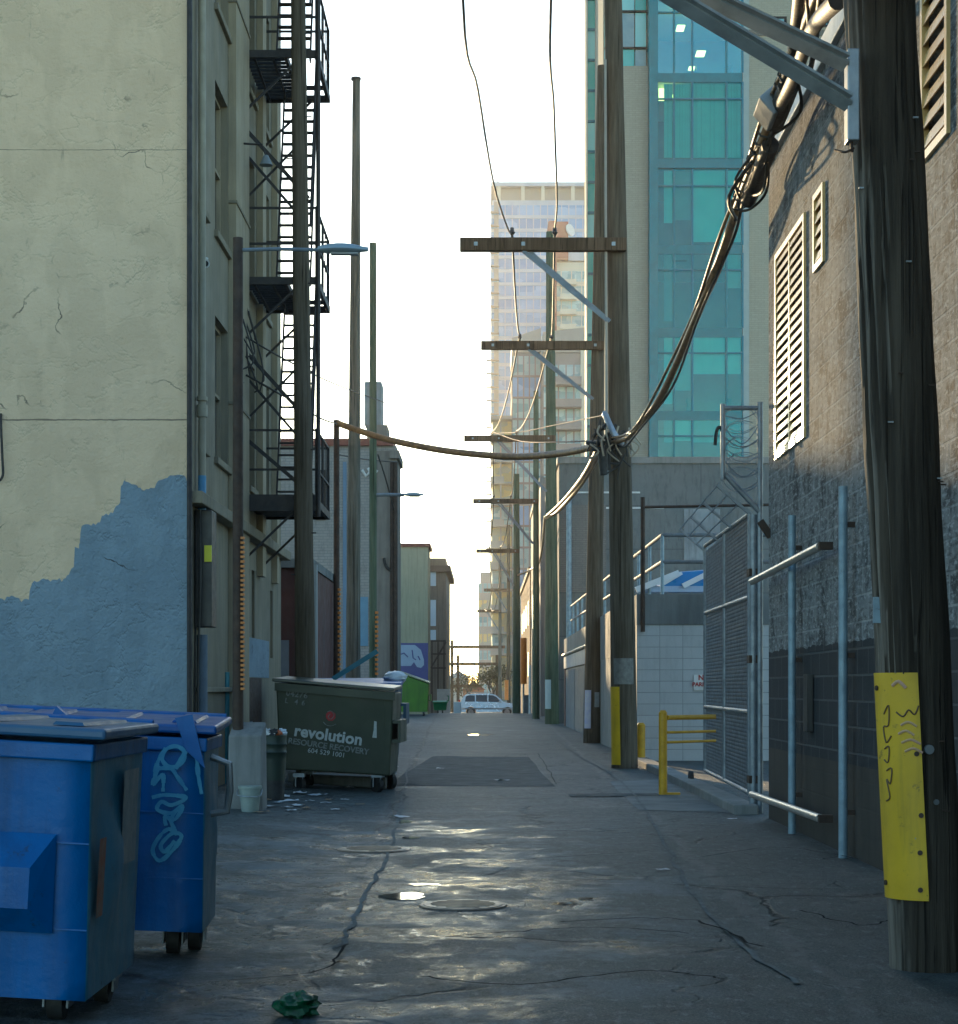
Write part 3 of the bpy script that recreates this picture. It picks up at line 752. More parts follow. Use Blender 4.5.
# ------------------------------------------------------------------ poles
brace_m = M('grey blue brace steel', (.20, .235, .27), (.14, .165, .19), 6, .5, .3, .1)
def pole_mesh(base, top, r0, r1, n=16, rough=.006, segs=24, zstart=-.15, split=0):
    mb = MB(); base, top = Vector(base), Vector(top)
    pts = [base.lerp(top, i / segs) for i in range(segs + 1)]; pts[0].z += zstart
    rs = [r0 + (r1 - r0) * i / segs for i in range(segs + 1)]
    mb.tube(pts, rs, n)
    for v in mb.v:
        v += mnoise.noise_vector(Vector((v.x * 5, v.y * 5, v.z * .9))) * rough
        if split:
            q = (v.z - base.z) / (top.z - base.z); c = base.lerp(top, q); d = Vector((v.x - c.x, v.y - c.y, 0)); d.normalize()
            k = mnoise.noise(Vector((d.x * 9, d.y * 9, v.z * .55))); k2 = mnoise.noise(Vector((d.x * 4, d.y * 4, v.z * 2.2)))
            v += d * (-split * max(0, k - .12) * 2.2 + k2 * split * .5)
    return mb

def insulator(mb, c, s=1.):
    mb.tube([c, c + Vector((0, 0, .05 * s)), c + Vector((0, 0, .09 * s)), c + Vector((0, 0, .12 * s)), c + Vector((0, 0, .17 * s))], [.016 * s, .02 * s, .05 * s, .035 * s, .03 * s], 10)

def guard(parent, base, lean, r, z0, z1, a0, a1, name='pole_guard', mat=yellow, n=12, th=.012):
    """curved plate round the pole; angle 0 faces the camera, -90 faces left"""
    mb = MB(); nz = 8
    for j in range(nz + 1):
        z = z0 + (z1 - z0) * j / nz
        cx = base[0] + lean[0] * z; cy = base[1] + lean[1] * z
        for rr in (r + .002, r + th):
            for k in range(n + 1):
                a = R(a0 + (a1 - a0) * k / n)
                mb.v.append(Vector((cx + math.sin(a) * rr, cy - math.cos(a) * rr, z)))
    row = 2 * (n + 1)
    for j in range(nz):
        for k in range(n):
            o = j * row + (n + 1) + k; mb.f.append([o, o + 1, o + 1 + row, o + row]); mb.mi.append(0)
            o = j * row + k; mb.f.append([o, o + row, o + row + 1, o + 1]); mb.mi.append(0)
        for e in (0, n):
            o = j * row + e; mb.f.append([o, o + n + 1, o + n + 1 + row, o + row]); mb.mi.append(0)
    for j in (0, nz):
        for k in range(n):
            o = j * row + k; mb.f.append([o, o + 1, o + 1 + n + 1, o + n + 1]); mb.mi.append(0)
    return mb.build(name, mat, parent, smooth=50)

def utility_pole(label, base, top, r0, r1, mat, arms=(), fine=None, group='wooden utility poles on the right side of the alley', braces=True):
    t = thing('utility_pole', label, 'utility pole', base, 0, group)
    pole_mesh(base, top, r0, r1, **(fine or {})).build('pole', mat, t, smooth=60)
    base, top = Vector(base), Vector(top)
    tips = []
    for (xl, z, th, br) in arms:
        q = (z - base.z) / (top.z - base.z); c = base.lerp(top, q); r = r0 + (r1 - r0) * q
        y = c.y - r - th * .38
        a = MB(); a.box(xl, c.x + r * .8, y - th * .35, y + th * .35, z - th / 2, z + th / 2)
        am = a.build('crossarm', timber, t, bevel=.012)
        ins = MB()
        for f in (.33, .6):
            x = xl + (c.x - xl) * f; p = Vector((x, y, z + th / 2)); insulator(ins, p); tips.append(p + Vector((0, 0, .16)))
        ins.build('insulator', insul, am, smooth=40)
        bo = MB()
        for f in (.1, .4, .97):
            x = xl + (c.x - xl) * f; bo.box(x - .03, x + .03, y - th * .35 - .012, y - th * .35, z - .03, z + .03)
        bo.build('bolt_plate', steel, am)
        if br:
            b = MB(); x0 = xl + (c.x - xl) * br[0]; dz = br[1]
            for s in (-.055, .055):
                b.bar((x0 + s, y + s * .6, z - th / 2), (c.x - r * .9 + s * .4, y + s * .6 + .02, z - dz), .03, .06)
            b.build('brace', brace_m, am)
    return t, tips

# P1
b1p = (2.25, 30.0, 0); t1p = (2.045, 30.0, 13.6)
p1, w1 = utility_pole('tall dark utility pole with a yellow guard and timber crossarm beside the yellow rail', b1p, t1p, .215, .135, wood_mid,
                      arms=((PX(460, 29.8), PZ(245.5, 29.8), .21, (.42, 1.22)),))
guard(p1, b1p, (-.0151, 0), .212, .06, 1.32, -75, -22)
guard(p1, b1p, (-.0151, 0), .212, 1.36, 1.78, -50, 45, 'paper_sheet', M('torn grey posters', (.26, .25, .22), (.17, .16, .14), 12, .8, 0, .3, streak=.5), th=.004)
MB().tube([(PX(606.5, 29.8), 29.78, PZ(450, 29.8)), (PX(605.2, 29.8), 29.78, PZ(60, 29.8))], .02, 8).build('sunlit_pole_edge', M('sunlit pale pole edge', (.42, .39, .33), (.36, .33, .28), 6, .6, 0, .1), p1, smooth=40)  # thin sunlit edge of the pole put into a pale ground-wire strip
# P2
b2p = (PX(592.5, 43.7), 43.7, 0); t2p = (PX(602, 43.7), 43.7, PZ(66, 43.7))
p2, w2 = utility_pole('weathered brown utility pole with poster scraps round its foot, just beyond the yellow-guarded pole', b2p, t2p, .225, .11, wood_mid,
                      arms=((PX(481, 43.4), PZ(345, 43.4), .20, (.42, 1.25)),))
guard(p2, b2p, (.0138, 0), .232, .35, 1.25, -60, -15, 'poster', M('pale purple poster', (.42, .42, .60), (.55, .55, .58), 9, .7, 0, .2, spots=.8, spc=(.25, .12, .3)), th=.004)
guard(p2, b2p, (.0138, 0), .232, .85, 1.2, 5, 35, 'poster', M('pale poster', (.40, .42, .43), (.3, .32, .33), 9, .7, 0, .2), th=.004)
# P3 green
b3p = (PX(552, 66.8), 66.8, 0); t3p = (PX(550, 66.8), 66.8, PZ(232, 66.8))
p3, w3 = utility_pole('greenish treated utility pole with a pale poster near its foot', b3p, t3p, .26, .14, wood_green,
                      arms=((PX(464, 66.4), PZ(438, 66.4), .22, (.4, 1.9)),))
guard(p3, b3p, (0, 0), .255, .55, 1.6, -75, -10, 'poster', M('pale blue poster', (.45, .58, .62), (.5, .62, .62), 9, .7, 0, .2), th=.004)
# P4..P7 far
fars = [(536, 720, 78, 391, 473, 501, .15, 'slim grey-green utility pole with one crossarm, between the greenish pole and the far glass tower', wood_green, .42),
        (516.5, 713, 96, 474, 476, 551, .21, 'far green utility pole standing at the crest in front of the parked car', wood_green, .45),
        (508.5, 711, 160, 525, 484, 590, .19, 'far utility pole with an orange marker just left of the crest pole', wood_mid, .45),
        (500, 709, 172, 560, 477, 611, .17, 'farthest utility pole with a short crossarm by the bare tree', wood_grey, .45)]
wf = []
for (px, py, Y, ytop, xarm, yarm, r, lab, mt, f) in fars:
    bx = PX(px, Y); zb_ = gz(bx, Y)
    tt, tips = utility_pole(lab, (bx, Y, zb_), (bx, Y, PZ(ytop, Y)), r, r * .7, mt, arms=((PX(xarm, Y - .3), PZ(yarm, Y - .3), .2 if Y < 100 else .26, (f, 1.8)),))
    wf.append(tips)
    if px in (516.5,):
        pass
for px, py0, py1, Y, lab in ((523.5, 638, 684, 99, 'taller orange marker post by the brick wall'), (506.5, 680, 700, 158, 'short orange marker post at the foot of a far pole')):
    x = PX(px, Y); r_ = (3.2 if px > 520 else 2) * Y / FPX
    tt = thing('marker_post', lab, 'marker post', (x, Y, gz(x, Y)), group='orange marker posts at the far end')
    MB().tube([(x, Y, gz(x, Y) - .1), (x, Y, PZ(py1, Y))], .05, 8).build('post', steel_dull, tt, smooth=40)
    MB().tube([(x, Y, PZ(py1, Y)), (x, Y, PZ(py0, Y))], r_, 12).build('sleeve', orange, tt, smooth=40)

# PR near pole on the right
br_ = (2.055, 8.6, 0); lean = (-.050, 0); tr_ = (2.055 - .05 * 9.2, 8.6, 9.2)
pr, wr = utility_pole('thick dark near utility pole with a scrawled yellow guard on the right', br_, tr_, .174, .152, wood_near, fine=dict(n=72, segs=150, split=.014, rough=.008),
                      arms=((-.95, 8.55, .2, (.42, 1.0)),))
gd = guard(pr, br_, lean, .174, .33, 1.37, -88, -7)
# scrawl on the guard: curved strokes
def on_guard(a, z, rr=.1875):
    return Vector((br_[0] + lean[0] * z + math.sin(R(a)) * rr, br_[1] - math.cos(R(a)) * rr, z))
sk = MB()
def stroke(mb, pts, r=.004):
    mb.tube([on_guard(a, z) for a, z in spline([Vector((p[0], p[1], 0)) for p in pts], 4) for a, z in [(0, 0)]] if False else [on_guard(p.x, p.y) for p in spline([Vector((q[0], q[1], 0)) for q in pts], 4)], r, 5)
stroke(sk, [(-62, 1.18), (-52, 1.22), (-54, 1.13), (-64, 1.12), (-60, 1.05), (-50, 1.08)])
stroke(sk, [(-40, 1.19), (-30, 1.17), (-22, 1.20), (-14, 1.18), (-8, 1.22)])
stroke(sk, [(-64, 1.02), (-55, 1.03), (-58, .96), (-66, .97)])
stroke(sk, [(-62, .92), (-52, .93), (-56, .86), (-63, .88), (-58, .80), (-66, .78)])
sk.build('scrawl', spray_dark, gd, smooth=40)
sk = MB()
for z, a0, a1 in ((1.13, -34, -12), (1.09, -38, -16), (1.05, -34, -8), (1.01, -30, -6)):
    stroke(sk, [(a0, z), ((a0 + a1) / 2, z + .015), (a1, z - .005)], .006)
stroke(sk, [(-44, 1.31), (-34, 1.33), (-24, 1.30)], .008)
sk.build('scrawl', spray_pink, gd, smooth=40)
nl = MB()
for a, z in ((-8, 1.0), (-6, .72), (-70, 1.3), (-12, .38), (-72, .40), (-10, .55)):
    p = on_guard(a - 6, z, .190); nl.disc(p, p - Vector((br_[0] + lean[0] * z, br_[1], z)), .012, .008, 8)
nl.build('nail', rust, gd, smooth=40)
MB().box(*[v for v in (0, 0, 0, 0, 0, 0)]) if False else None
p = on_guard(-72, 1.66, .174); MB().box(p.x - .02, p.x + .035, p.y - .012, p.y, p.z - .06, p.z + .06).build('tag', steel_blue, pr)
p = on_guard(12, .78, .172); MB().disc(p, (.2, -1, 0), .013, .012, 12).build('bolt', steel, pr, smooth=40)
p = on_guard(4, 1.02, .178); MB().disc(p, (.1, -1, 0), .022, .02, 12).build('bolt', steel, pr, smooth=40)
rs_ = random.Random(3)
for k in range(16):
    a = rs_.uniform(-60, 75); z = rs_.uniform(.5, 4.2); p = on_guard(a, z, .176)
    MB().box(p.x - .012, p.x + .012, p.y - .008, p.y + .004, z - .003, z + .003).build('staple', rust if k % 3 else steel, pr)
# steel struts on PR
yb_ = 8.42
A = P(852, 50, yb_); B_ = P(852, 142, yb_)
pl = MB(); pl.box(A.x - .025, A.x + .03, yb_ - .03, yb_ + .06, B_.z, A.z); plate = pl.build('bracket_plate', steel, pr, bevel=.006)
strut_m = M('grey strut paint', (.40, .43, .45), (.30, .33, .35), 6, .5, .15, .1, streak=.3)
for (ax, ay, bx, by) in ((846, 66, 560, -69), (849, 106, 560, -67)):
    a = P(ax, ay, yb_ - .02); b = P(bx, by, yb_ - .35)
    s_ = MB(); s_.bar(a, b, .012, .066, up=(0, -1, .6)); s_.bar(a + Vector((0, -.033, .03)), b + Vector((0, -.033, .03)), .065, .012, up=(0, 0, 1)); s_.build('strut', strut_m, pr)
ar = MB(); a = P(628, -64, yb_ - .35); ar.box(-.5, 1.9, yb_ - .47, yb_ - .33, a.z - .08, a.z + .08); ar.build('crossarm', timber, pr, bevel=.01)
mp_ = MB().tube(spline([P(835, 150, 8.5), P(846, 152, 8.4), P(854, 148, 8.4)]), .006, 5).tube([P(851, 140, 8.42), P(852, 152, 8.42)], .008, 5); mp_.build('hook', rust, pr, smooth=40)

# ------------------------------------------------------------------ left poles
orange_dash = M('orange sunlit-edge', (.60, .22, .04), (.5, .17, .03), 9, .5, 0, 0)  # sunlit edges of a corrugated cable guard put into orange dashes
def lamp_post(label, x, y, ztop, r, zarm, arm, head_len, base_block=False, dash=None, mat=rust):
    t = thing('street_lamp', label, 'street lamp', (x, y, gz(x, y)), 0, 'street lamps on the left side of the alley')
    MB().tube([(x, y, gz(x, y) - .05), (x, y, ztop)], [r, r * .9], 14).build('pole', mat, t, smooth=40)
    MB().tube([(x, y, zarm), (x + arm * .5, y, zarm + .01), (x + arm, y, zarm)], (.02 if r < .06 else .045), 8).build('arm', brace_m, t, smooth=40)
    h = MB(); n = 8; L_ = head_len
    for i in range(n + 1):
        q = i / n; w = .02 + .085 * math.sin(PI * min(1, q * 1.0 + .08)) ** .7 * (1 if q < .9 else .6)
        hh = .03 + .04 * math.sin(PI * min(1, q + .05))
        for k in range(10):
            a = 2 * PI * k / 10
            h.v.append(Vector((x + arm + q * L_, y + math.cos(a) * w, zarm + math.sin(a) * hh * (1.0 if math.sin(a) > 0 else .55))))
    for i in range(n):
        for k in range(10):
            a = i * 10 + k; b = i * 10 + (k + 1) % 10; h.f.append([a, b, b + 10, a + 10]); h.mi.append(0)
    h.f.append(list(range(10))[::-1]); h.f.append(list(range(n * 10, n * 10 + 10))); h.mi += [0, 0]
    hd = h.build('lamp_head', M('lamp head paint', (.33, .40, .45), (.28, .34, .38), 6, .4, .2, .05), t, smooth=50)
    MB().box(x + arm + L_ * .25, x + arm + L_ * .8, y - .05, y + .05, zarm - .05, zarm - .034).build('lens', M('lamp lens', (.5, .52, .5), (.45, .45, .45), 9, .2, 0, 0), hd, bevel=.01)
    if dash:
        z0, z1 = dash; d = MB(); z = z0; u = y / FPX
        while z < z1:
            d.box(x + r * .6, x + r + 1.6 * u, y - r - .01, y - r * .3, z, z + 2.4 * u); z += 4.7 * u
        d.build('sunlit_edge_strip', orange_dash, t)
    return t
l1 = lamp_post('near street lamp on a rusty post with a concrete foot, arm reaching over the alley', PX(238, 19.1), 19.1, PZ(238, 19.1), .058, PZ(250, 19.1), PX(318, 19.1) - PX(238, 19.1), .52, dash=(PZ(690, 19.1), PZ(535, 19.1)))
x, y = PX(245, 18.9), 19.1
cb_ = MB(); cb_.hexa([(x - .18, y - .2, -.02), (x + .18, y - .2, -.02), (x + .18, y + .2, -.02), (x - .18, y + .2, -.02)], [(x - .17, y - .19, .82), (x + .17, y - .19, .82), (x + .17, y + .2, .95), (x - .17, y + .2, .95)])
cb_.build('concrete_foot', concrete, l1, bevel=.02)
l5 = lamp_post('far slim street lamp post in front of the pale grey brick building', PX(373, 48), 48, PZ(243, 48), .10, PZ(495, 48), PX(404, 48) - PX(373, 48), .52, dash=(PZ(675, 48), PZ(610, 48)), mat=wood_green)
t = thing('utility_pole', 'thick brown utility pole rising through the fire escape behind the dark green dumpster', 'utility pole', (PX(306, 24.5), 24.5, gz(-2.4, 24.5)), group='poles on the left side of the alley')
pole_mesh((PX(306.5, 24.5), 24.5, 0), (PX(296.5, 24.5), 24.5, 12.4), .138, .09).build('pole', wood_mid, t, smooth=60)
for k in range(16):
    z = 2.8 + k * .55; xx = PX(306.5, 24.5) + (PX(296.5, 24.5) - PX(306.5, 24.5)) * z / 12.4; sd = 1 if k % 2 else -1
    MB().tube([(xx + sd * .09, 24.45, z), (xx + sd * .17, 24.45, z)], .009, 5).build('step_bolt', iron, t)
t = thing('utility_pole', 'tall bare grey-brown utility pole with a flat cap, standing free against the sky', 'utility pole', (PX(352.5, 41), 41, gz(-2.9, 41)), group='poles on the left side of the alley')
pole_mesh((PX(352.5, 41), 41, 0), (PX(356.5, 41), 41, PZ(80, 41)), .175, .085).build('pole', wood_grey, t, smooth=60)
MB().disc((PX(356, 41), 41, PZ(79, 41)), (0, 0, 1), .11, .05, 14).build('cap', iron, t, smooth=40)
x3, y3 = PX(336.5, 35), 35.
t = thing('cable_pole', 'slim brown steel pole carrying the cable end, with an orange sunlit-edge strip', 'pole', (x3, y3, gz(x3, y3)), group='poles on the left side of the alley')
MB().tube([(x3, y3, -.05), (x3, y3, PZ(420, y3))], [.062, .055], 12).build('pole', rust, t, smooth=40)
d = MB(); z = PZ(670, y3)
while z < PZ(588, y3): d.box(x3 + .03, x3 + .085, y3 - .08, y3 - .02, z, z + .045); z += .088
d.build('sunlit_edge_strip', orange_dash, t)

# ------------------------------------------------------------------ wires and cables
def wire(name, pts, r, mat, label, cat='cable', group=None, n=8):
    return tag(MB().tube(pts, r, n).build(name, mat, None, smooth=50), label, cat, group)
# power lines pole to pole
near_tips = [Vector((-.95 + 2.5 * .33, 8.55, 8.82)), Vector((-.95 + 2.5 * .6, 8.55, 8.82))]
spans = [[P(440, -110, 14.5), P(463, 0, 18.2), P(478, 90, 22), P(494, 185, 26.6), P(509, 231, 29.4), w1[0]],
         [P(546, -110, 14.5), P(551, 0, 18.2), P(554, 110, 23), P(557, 200, 27.5), w1[1]]]
for i, s_ in enumerate(spans):
    s_[0] = near_tips[i]
    wire('power_line', spline(s_), .014, cable_black, ('left overhead power line from the near pole to the first crossarm', 'right overhead power line from the near pole to the first crossarm')[i], 'power line', 'overhead power lines')
seq = [w1, w2, w3, wf[0], wf[1], wf[2], wf[3]]
names = ['first crossarm to the second crossarm', 'second crossarm to the third crossarm', 'third crossarm to the slim grey-green pole', 'slim grey-green pole to the crest pole', 'crest pole to the orange-marked pole', 'orange-marked pole to the farthest pole']
for i in range(len(seq) - 1):
    for j in range(2):
        wire('power_line', sag(seq[i][j], seq[i + 1][j], .35 + .004 * seq[i][j].y), .014 + .0001 * seq[i][j].y, cable_black,
             ('left' if j == 0 else 'right') + ' power line from the ' + names[i], 'power line', 'overhead power lines')
# heavy telephone bundle
bund = spline([P(872, -150, 9.2), P(842, -70, 11.8), P(815, 0, 13.7), P(790, 70, 15.2), P(765, 135, 16.8), P(740, 200, 18.5), P(720, 258, 20), P(690, 332, 22.5), P(660, 398, 25), P(632, 434, 28), P(614, 442, 29.7)], 7)
t = thing('telephone_cable', 'heavy lashed cable bundle swooping from the near pole to the yellow-guarded pole', 'cable', (2.4, 20, 5.5))
cab = M('gold-lit cable sheath', (.34, .20, .08), (.15, .09, .045), 8, .5, 0, .15, 30)  # golden sunlight on the cables put into the sheath colour
MB().tube(bund, .046, 12).build('main_cable', cab, t, smooth=50)
def off(pts, dx, dz, ph, amp=.012): return [p + Vector((dx + amp * math.sin(i * .42 + ph), 0, dz + amp * math.cos(i * .37 + ph))) for i, p in enumerate(pts)]
MB().tube(off(bund, -.060, .03, 0, .025), .020, 8).build('cable_strand', cab, t, smooth=50)
MB().tube(off(bund, .05, .06, 2, .03), .024, 8).build('cable_strand', cab, t, smooth=50)
MB().tube(off(bund, .02, -.075, 4, .035), .016, 8).build('cable_strand', cable_black, t, smooth=50)
la = MB()
sp_ = []
for i in range(20, 36):
    for k in range(8):
        p = bund[i].lerp(bund[i + 1], k / 8); d = (bund[i + 1] - bund[i]).normalized(); xx = d.cross(Vector((0, 0, 1))).normalized(); yy = d.cross(xx); a = 2 * PI * k / 8
        sp_.append(p + xx * math.cos(a) * .085 + yy * math.sin(a) * .085)
la.tube(sp_, .009, 5)
la.build('lashing', cable_black, t, smooth=40)
def along(mb, k0, k1, r, dx=0, dz=0):
    mb.tube([bund[i] + Vector((dx, 0, dz)) for i in range(k0, k1)], r, 12); return mb
bx = MB(); i0 = 24
along(bx, 22, 27, .09, .02, -.05).build('splice_case', cable_black, t, smooth=40)
a = bund[26]; b = bund[29]
gb = MB(); d = (b - a).normalized()
gb.bar(a + Vector((-.02, -.06, .0)), a + (bund[24] - a).normalized() * .02 + Vector((-.02, -.06, .0)) + (bund[21] - a).normalized() * .45, .26, .2, up=(0, -1, 0)); gb.build('terminal_box', grey_paint, t, bevel=.015)
along(MB(), 28, 35, .08, .05, -.09).build('splice_case', cable_black, t, smooth=40)
ex = MB()
for k in range(7):
    i = random.randint(17, 30); p = bund[i]; q = bund[min(i + random.randint(4, 8), len(bund) - 1)]
    ex.tube(spline([p + Vector((.03, 0, .03)), p.lerp(q, .4) + Vector((random.uniform(-.22, .22), -.05, -random.uniform(.05, .3))), q + Vector((.02, 0, -.03))]), random.choice((.009, .014, .02)), 6)
loop = spline([P(738, 200, 18.4), P(740, 210, 18.3), P(752, 208, 18.2), P(766, 192, 18.0), P(768, 165, 17.6), P(762, 140, 17)]); ex.tube(loop, .014, 6)
ex.tube(spline([P(757, 145, 17.2), P(748, 160, 17.8), P(744, 180, 18.2), P(735, 220, 18.9)]), .016, 6)
ex.build('spare_loop', cable_black, t, smooth=40)
br2 = MB(); br2.tube(spline([P(838, 0, 9.4), P(812, 30, 12.3), P(795, 75, 14.3), P(778, 110, 16)]), .05, 10); br2.tube(spline([P(800, -20, 12), P(796, 20, 13.5), P(790, 60, 14.8), P(776, 110, 16.2)]), .04, 10)
br2.tube(spline([P(822, -20, 12), P(814, 50, 13.6), P(806, 78, 14.6), P(790, 84, 15.4)]), .022, 8); br2.tube(spline([P(804, -20, 12), P(808, 30, 13.6), P(796, 66, 14.6)]), .014, 8)
br2.build('branch_cable', cable_black, t, smooth=50)
# knot of splices at P1
t = thing('cable_knot', 'messy knot of spliced and taped cables on the yellow-guarded pole', 'cables', P(606, 440, 29.7))
k_ = MB()
for k in range(26):
    a = P(random.uniform(594, 626), random.uniform(425, 455), 29.66 - random.random() * .25)
    k_.tube(spline([a, a + Vector((random.uniform(-.16, .16), random.uniform(-.1, .1), random.uniform(-.25, .12))), a + Vector((random.uniform(-.22, .22), random.uniform(-.1, .1), -random.uniform(.02, .45)))]), random.choice((.012, .018, .028)), 6)
k_.build('tangle', cable_black, t, smooth=40)
k_ = MB()
for k in range(12):
    a = P(random.uniform(588, 632), random.uniform(425, 452), 29.45 - random.random() * .1)
    k_.tube(spline([a, a + Vector((random.uniform(-.1, .14), -.03, -.12)), a + Vector((random.uniform(-.05, .16), -.02, -random.uniform(.2, .4)))]), random.choice((.012, .016)), 6)
k_.build('loose_end', M('bleached cable end', (.42, .34, .24), (.3, .24, .17), 8, .5, 0, .1), t, smooth=40)
MB().tube(spline([P(604, 412, 29.6), P(612, 430, 29.4), P(618, 440, 29.4), P(622, 444, 29.5)]), [.03] + [.05] * 17 + [.03], 10).build('wrap', M('silvery tape wrap', (.40, .44, .50), (.3, .33, .38), 10, .35, .3, .3, 20), t, smooth=40)
MB().tube([P(602, 452, 29.5), P(603.5, 475, 29.5)], [.075, .06], 12).build('splice_case', cable_black, t, smooth=40)
# cable crossing to the left
cross = spline([P(606, 443, 29.6), P(570, 452, 31), P(525, 456.5, 32.3), P(490, 455.5, 33), P(440, 450, 33.8), P(390, 440, 34.5), P(360, 431, 34.8), P(337, 423, 34.95)], 6)
wire('crossing_cable', cross, .06, cab, 'thick brown cable crossing the alley from the cable knot to the slim brown pole')
wire('crossing_wire', spline([P(605, 440, 29.6), P(560, 442, 33), P(520, 441, 38), P(490, 430, 43)]), .012, cable_black, 'thin dark wire running from the cable knot towards the far poles')
wire('crossing_wire', spline([P(605, 415, 29.6), P(560, 424, 34), P(520, 432, 39), P(492, 433, 44)]), .010, cable_black, 'upper dark wire running from the cable knot towards the far poles')
for k, (pp, r_) in enumerate(((([605, 440, 29.6], [590, 470, 36], [572, 496, 48], [556, 513, 60], [546, 518, 66.4]), .055), (([600, 445, 29.7], [582, 478, 37], [562, 502, 50], [549, 514, 61], [545, 517, 66.4]), .045))):
    wire('telephone_cable', spline([P(*q) for q in pp]), r_, cab, ('lower', 'upper')[k] + ' brown cable drooping from the cable knot to the greenish pole', group='drooping telephone cables')
wire('telephone_cable', spline([P(545, 518, 66.4), P(540, 560, 80), P(530, 570, 92), P(518, 575, 95.8)]), .05, cab, 'far brown cable from the greenish pole to the crest pole', group='drooping telephone cables')
# guy wires at left
wire('service_wire', spline([P(246, 337, 24.4), P(290, 362, 26), P(345, 388, 36), P(420, 415, 60)]), .012, cable_black, 'thin service wire sloping from the fire escape past the bare grey pole', group='thin service wires on the left')
wire('service_wire', spline([P(246, 375, 24.4), P(285, 397, 25), P(320, 418, 31), P(337, 424, 34.9)]), .014, cable_black, 'thin service wire sloping from the fire escape to the slim brown pole', group='thin service wires on the left')
wire('service_wire', spline([P(378, 455, 48), P(386, 480, 54), P(394, 510, 57)]), .02, cable_black, 'short wire slanting down the pale grey brick building', group='thin service wires on the left')
wire('service_wire', spline([P(340, 455, 45), P(370, 460, 52), P(397, 462, 57)]), .018, cable_black, 'level wire across the front of the pale grey brick building', group='thin service wires on the left')

# ------------------------------------------------------------------ right wall building
rwall = M_block('grey block wall', 'y', .4, .2, (.235, .245, .248), (.165, .172, .174), (.36, .37, .37), .010, .92, 1.0, .6, (.05, .052, .052), rough_col=.9,
                zones=(.71, 1.66, (.070, .062, .052), (.036, .039, .043), (.12, .125, .125)))
XR = 2.82; YW = 18.45; ZR = 6.58
rw = thing('warehouse', 'grey concrete block building with a dark painted base and cream louvred vents', 'building', (XR, YW, 0))
vents = [(PY(806, XR), PY(777, XR), 3.52, 5.48, 2, 21), (PY(825, XR), PY(815.5, XR), 4.86, 5.5, 1, 5), (PY(950, XR), PY(924, XR), 4.68, 6.1, 1, 10)]
mb = MB()
o = Vector((XR, YW, -.1)); hl = []
for ya, yb, za, zb, nc, nl_ in vents: hl.append((YW - yb, YW - ya, za + .1, zb + .1))
mb.wall(o, (0, -1, 0), (0, 0, 1), (-1, 0, 0), YW + 4, ZR + .1, hl, .14, backs=False)
mb.add([(XR, YW, -.1), (XR, YW, ZR), (12, YW, ZR), (12, YW, -.1)], [(0, 1, 2, 3)])
mb.add([(XR, YW, ZR), (XR, -4, ZR), (12, -4, ZR), (12, YW, ZR)], [(0, 1, 2, 3)])
mb.build('wall', rwall, rw)
fl = MB(); fl.box(XR - .05, XR + .12, -4, YW + .05, ZR - .10, ZR + .10); fl.build('roof_flashing', white_paint, rw, bevel=.01)
for ya, yb, za, zb, nc, nl_ in vents:
    v = MB().box(XR + .13, XR + .139, ya, yb, za, zb).build('vent', dark_void, rw)
    f = MB(); w_ = .045
    f.box(XR - .025, XR + .02, ya - .01, ya + w_, za - .01, zb + .01); f.box(XR - .025, XR + .02, yb - w_, yb + .01, za - .01, zb + .01)
    f.box(XR - .025, XR + .02, ya + w_, yb - w_, za - .01, za + w_); f.box(XR - .025, XR + .02, ya + w_, yb - w_, zb - w_, zb + .01)
    for c in range(1, nc):
        y = ya + (yb - ya) * c / nc; f.box(XR - .02, XR + .015, y - .018, y + .018, za + w_, zb - w_)
    f.build('frame', white_vent, v)
    s_ = MB()
    for k in range(nl_):
        z = za + w_ + (k + .5) * (zb - za - 2 * w_) / nl_; hh = (zb - za) / nl_; dx = hh * .12
        lo_, hi_ = z - hh * .31, z + hh * .29
        s_.hexa([(XR - .02, ya + w_, lo_), (XR - .01, ya + w_, lo_), (XR - .01, yb - w_, lo_), (XR - .02, yb - w_, lo_)],
                [(XR - .02 + dx, ya + w_, hi_), (XR - .01 + dx, ya + w_, hi_), (XR - .01 + dx, yb - w_, hi_), (XR - .02 + dx, yb - w_, hi_)])
    s_.build('louvre', white_vent, v)
# small rusted stub bracket, wooden board, conduit on the wall
tag(MB().bar(P(760, 521, 18.35), P(771, 537, 18.35), .05, .07).build('bracket', rust, None), 'short rusty bracket jutting from the far corner of the grey block building', 'bracket')
tag(MB().box(XR - .06, XR - .004, 15.9, 16.1, .92, 1.42).build('board', M_wood('old board', (.05, .045, .04), (.11, .10, .09)), None, bevel=.01), 'narrow old board leaning on the dark painted base of the block wall', 'board')

# pipe gate parked along the wall
t = thing('pipe_gate', 'pale blue steel posts with two hinged bars along the grey block wall', 'gate', (XR - .15, 16, 0))
for y in (PY(792, 2.73), PY(843, 2.73)):
    p_ = MB().tube([(2.73, y, -.05), (2.73, y, 2.84)], .035, 12).build('post', steel_blue, t, smooth=40)
    c_ = MB()
    for z in (.35, 1.55, 2.55): c_.box(2.765, XR - .002, y - .02, y + .02, z - .02, z + .02)
    c_.build('wall_clip', rust, p_)
for za, zb in ((2.34, 2.42), (.26, .27)):
    bar = MB().tube([(2.60, 18.1, za), (2.64, 14.62, zb)], .034, 12).build('bar', M('sun-caught bright pipe', (.52, .48, .43), (.42, .38, .34), 6, .35, .5, .1), t, smooth=40)  # warm sun on the bars put into their bright base colour
    hg = MB(); hg.box(2.62, 2.73, 14.55, 14.62, zb - .03, zb + .03); hg.build('hinge', rust, bar)

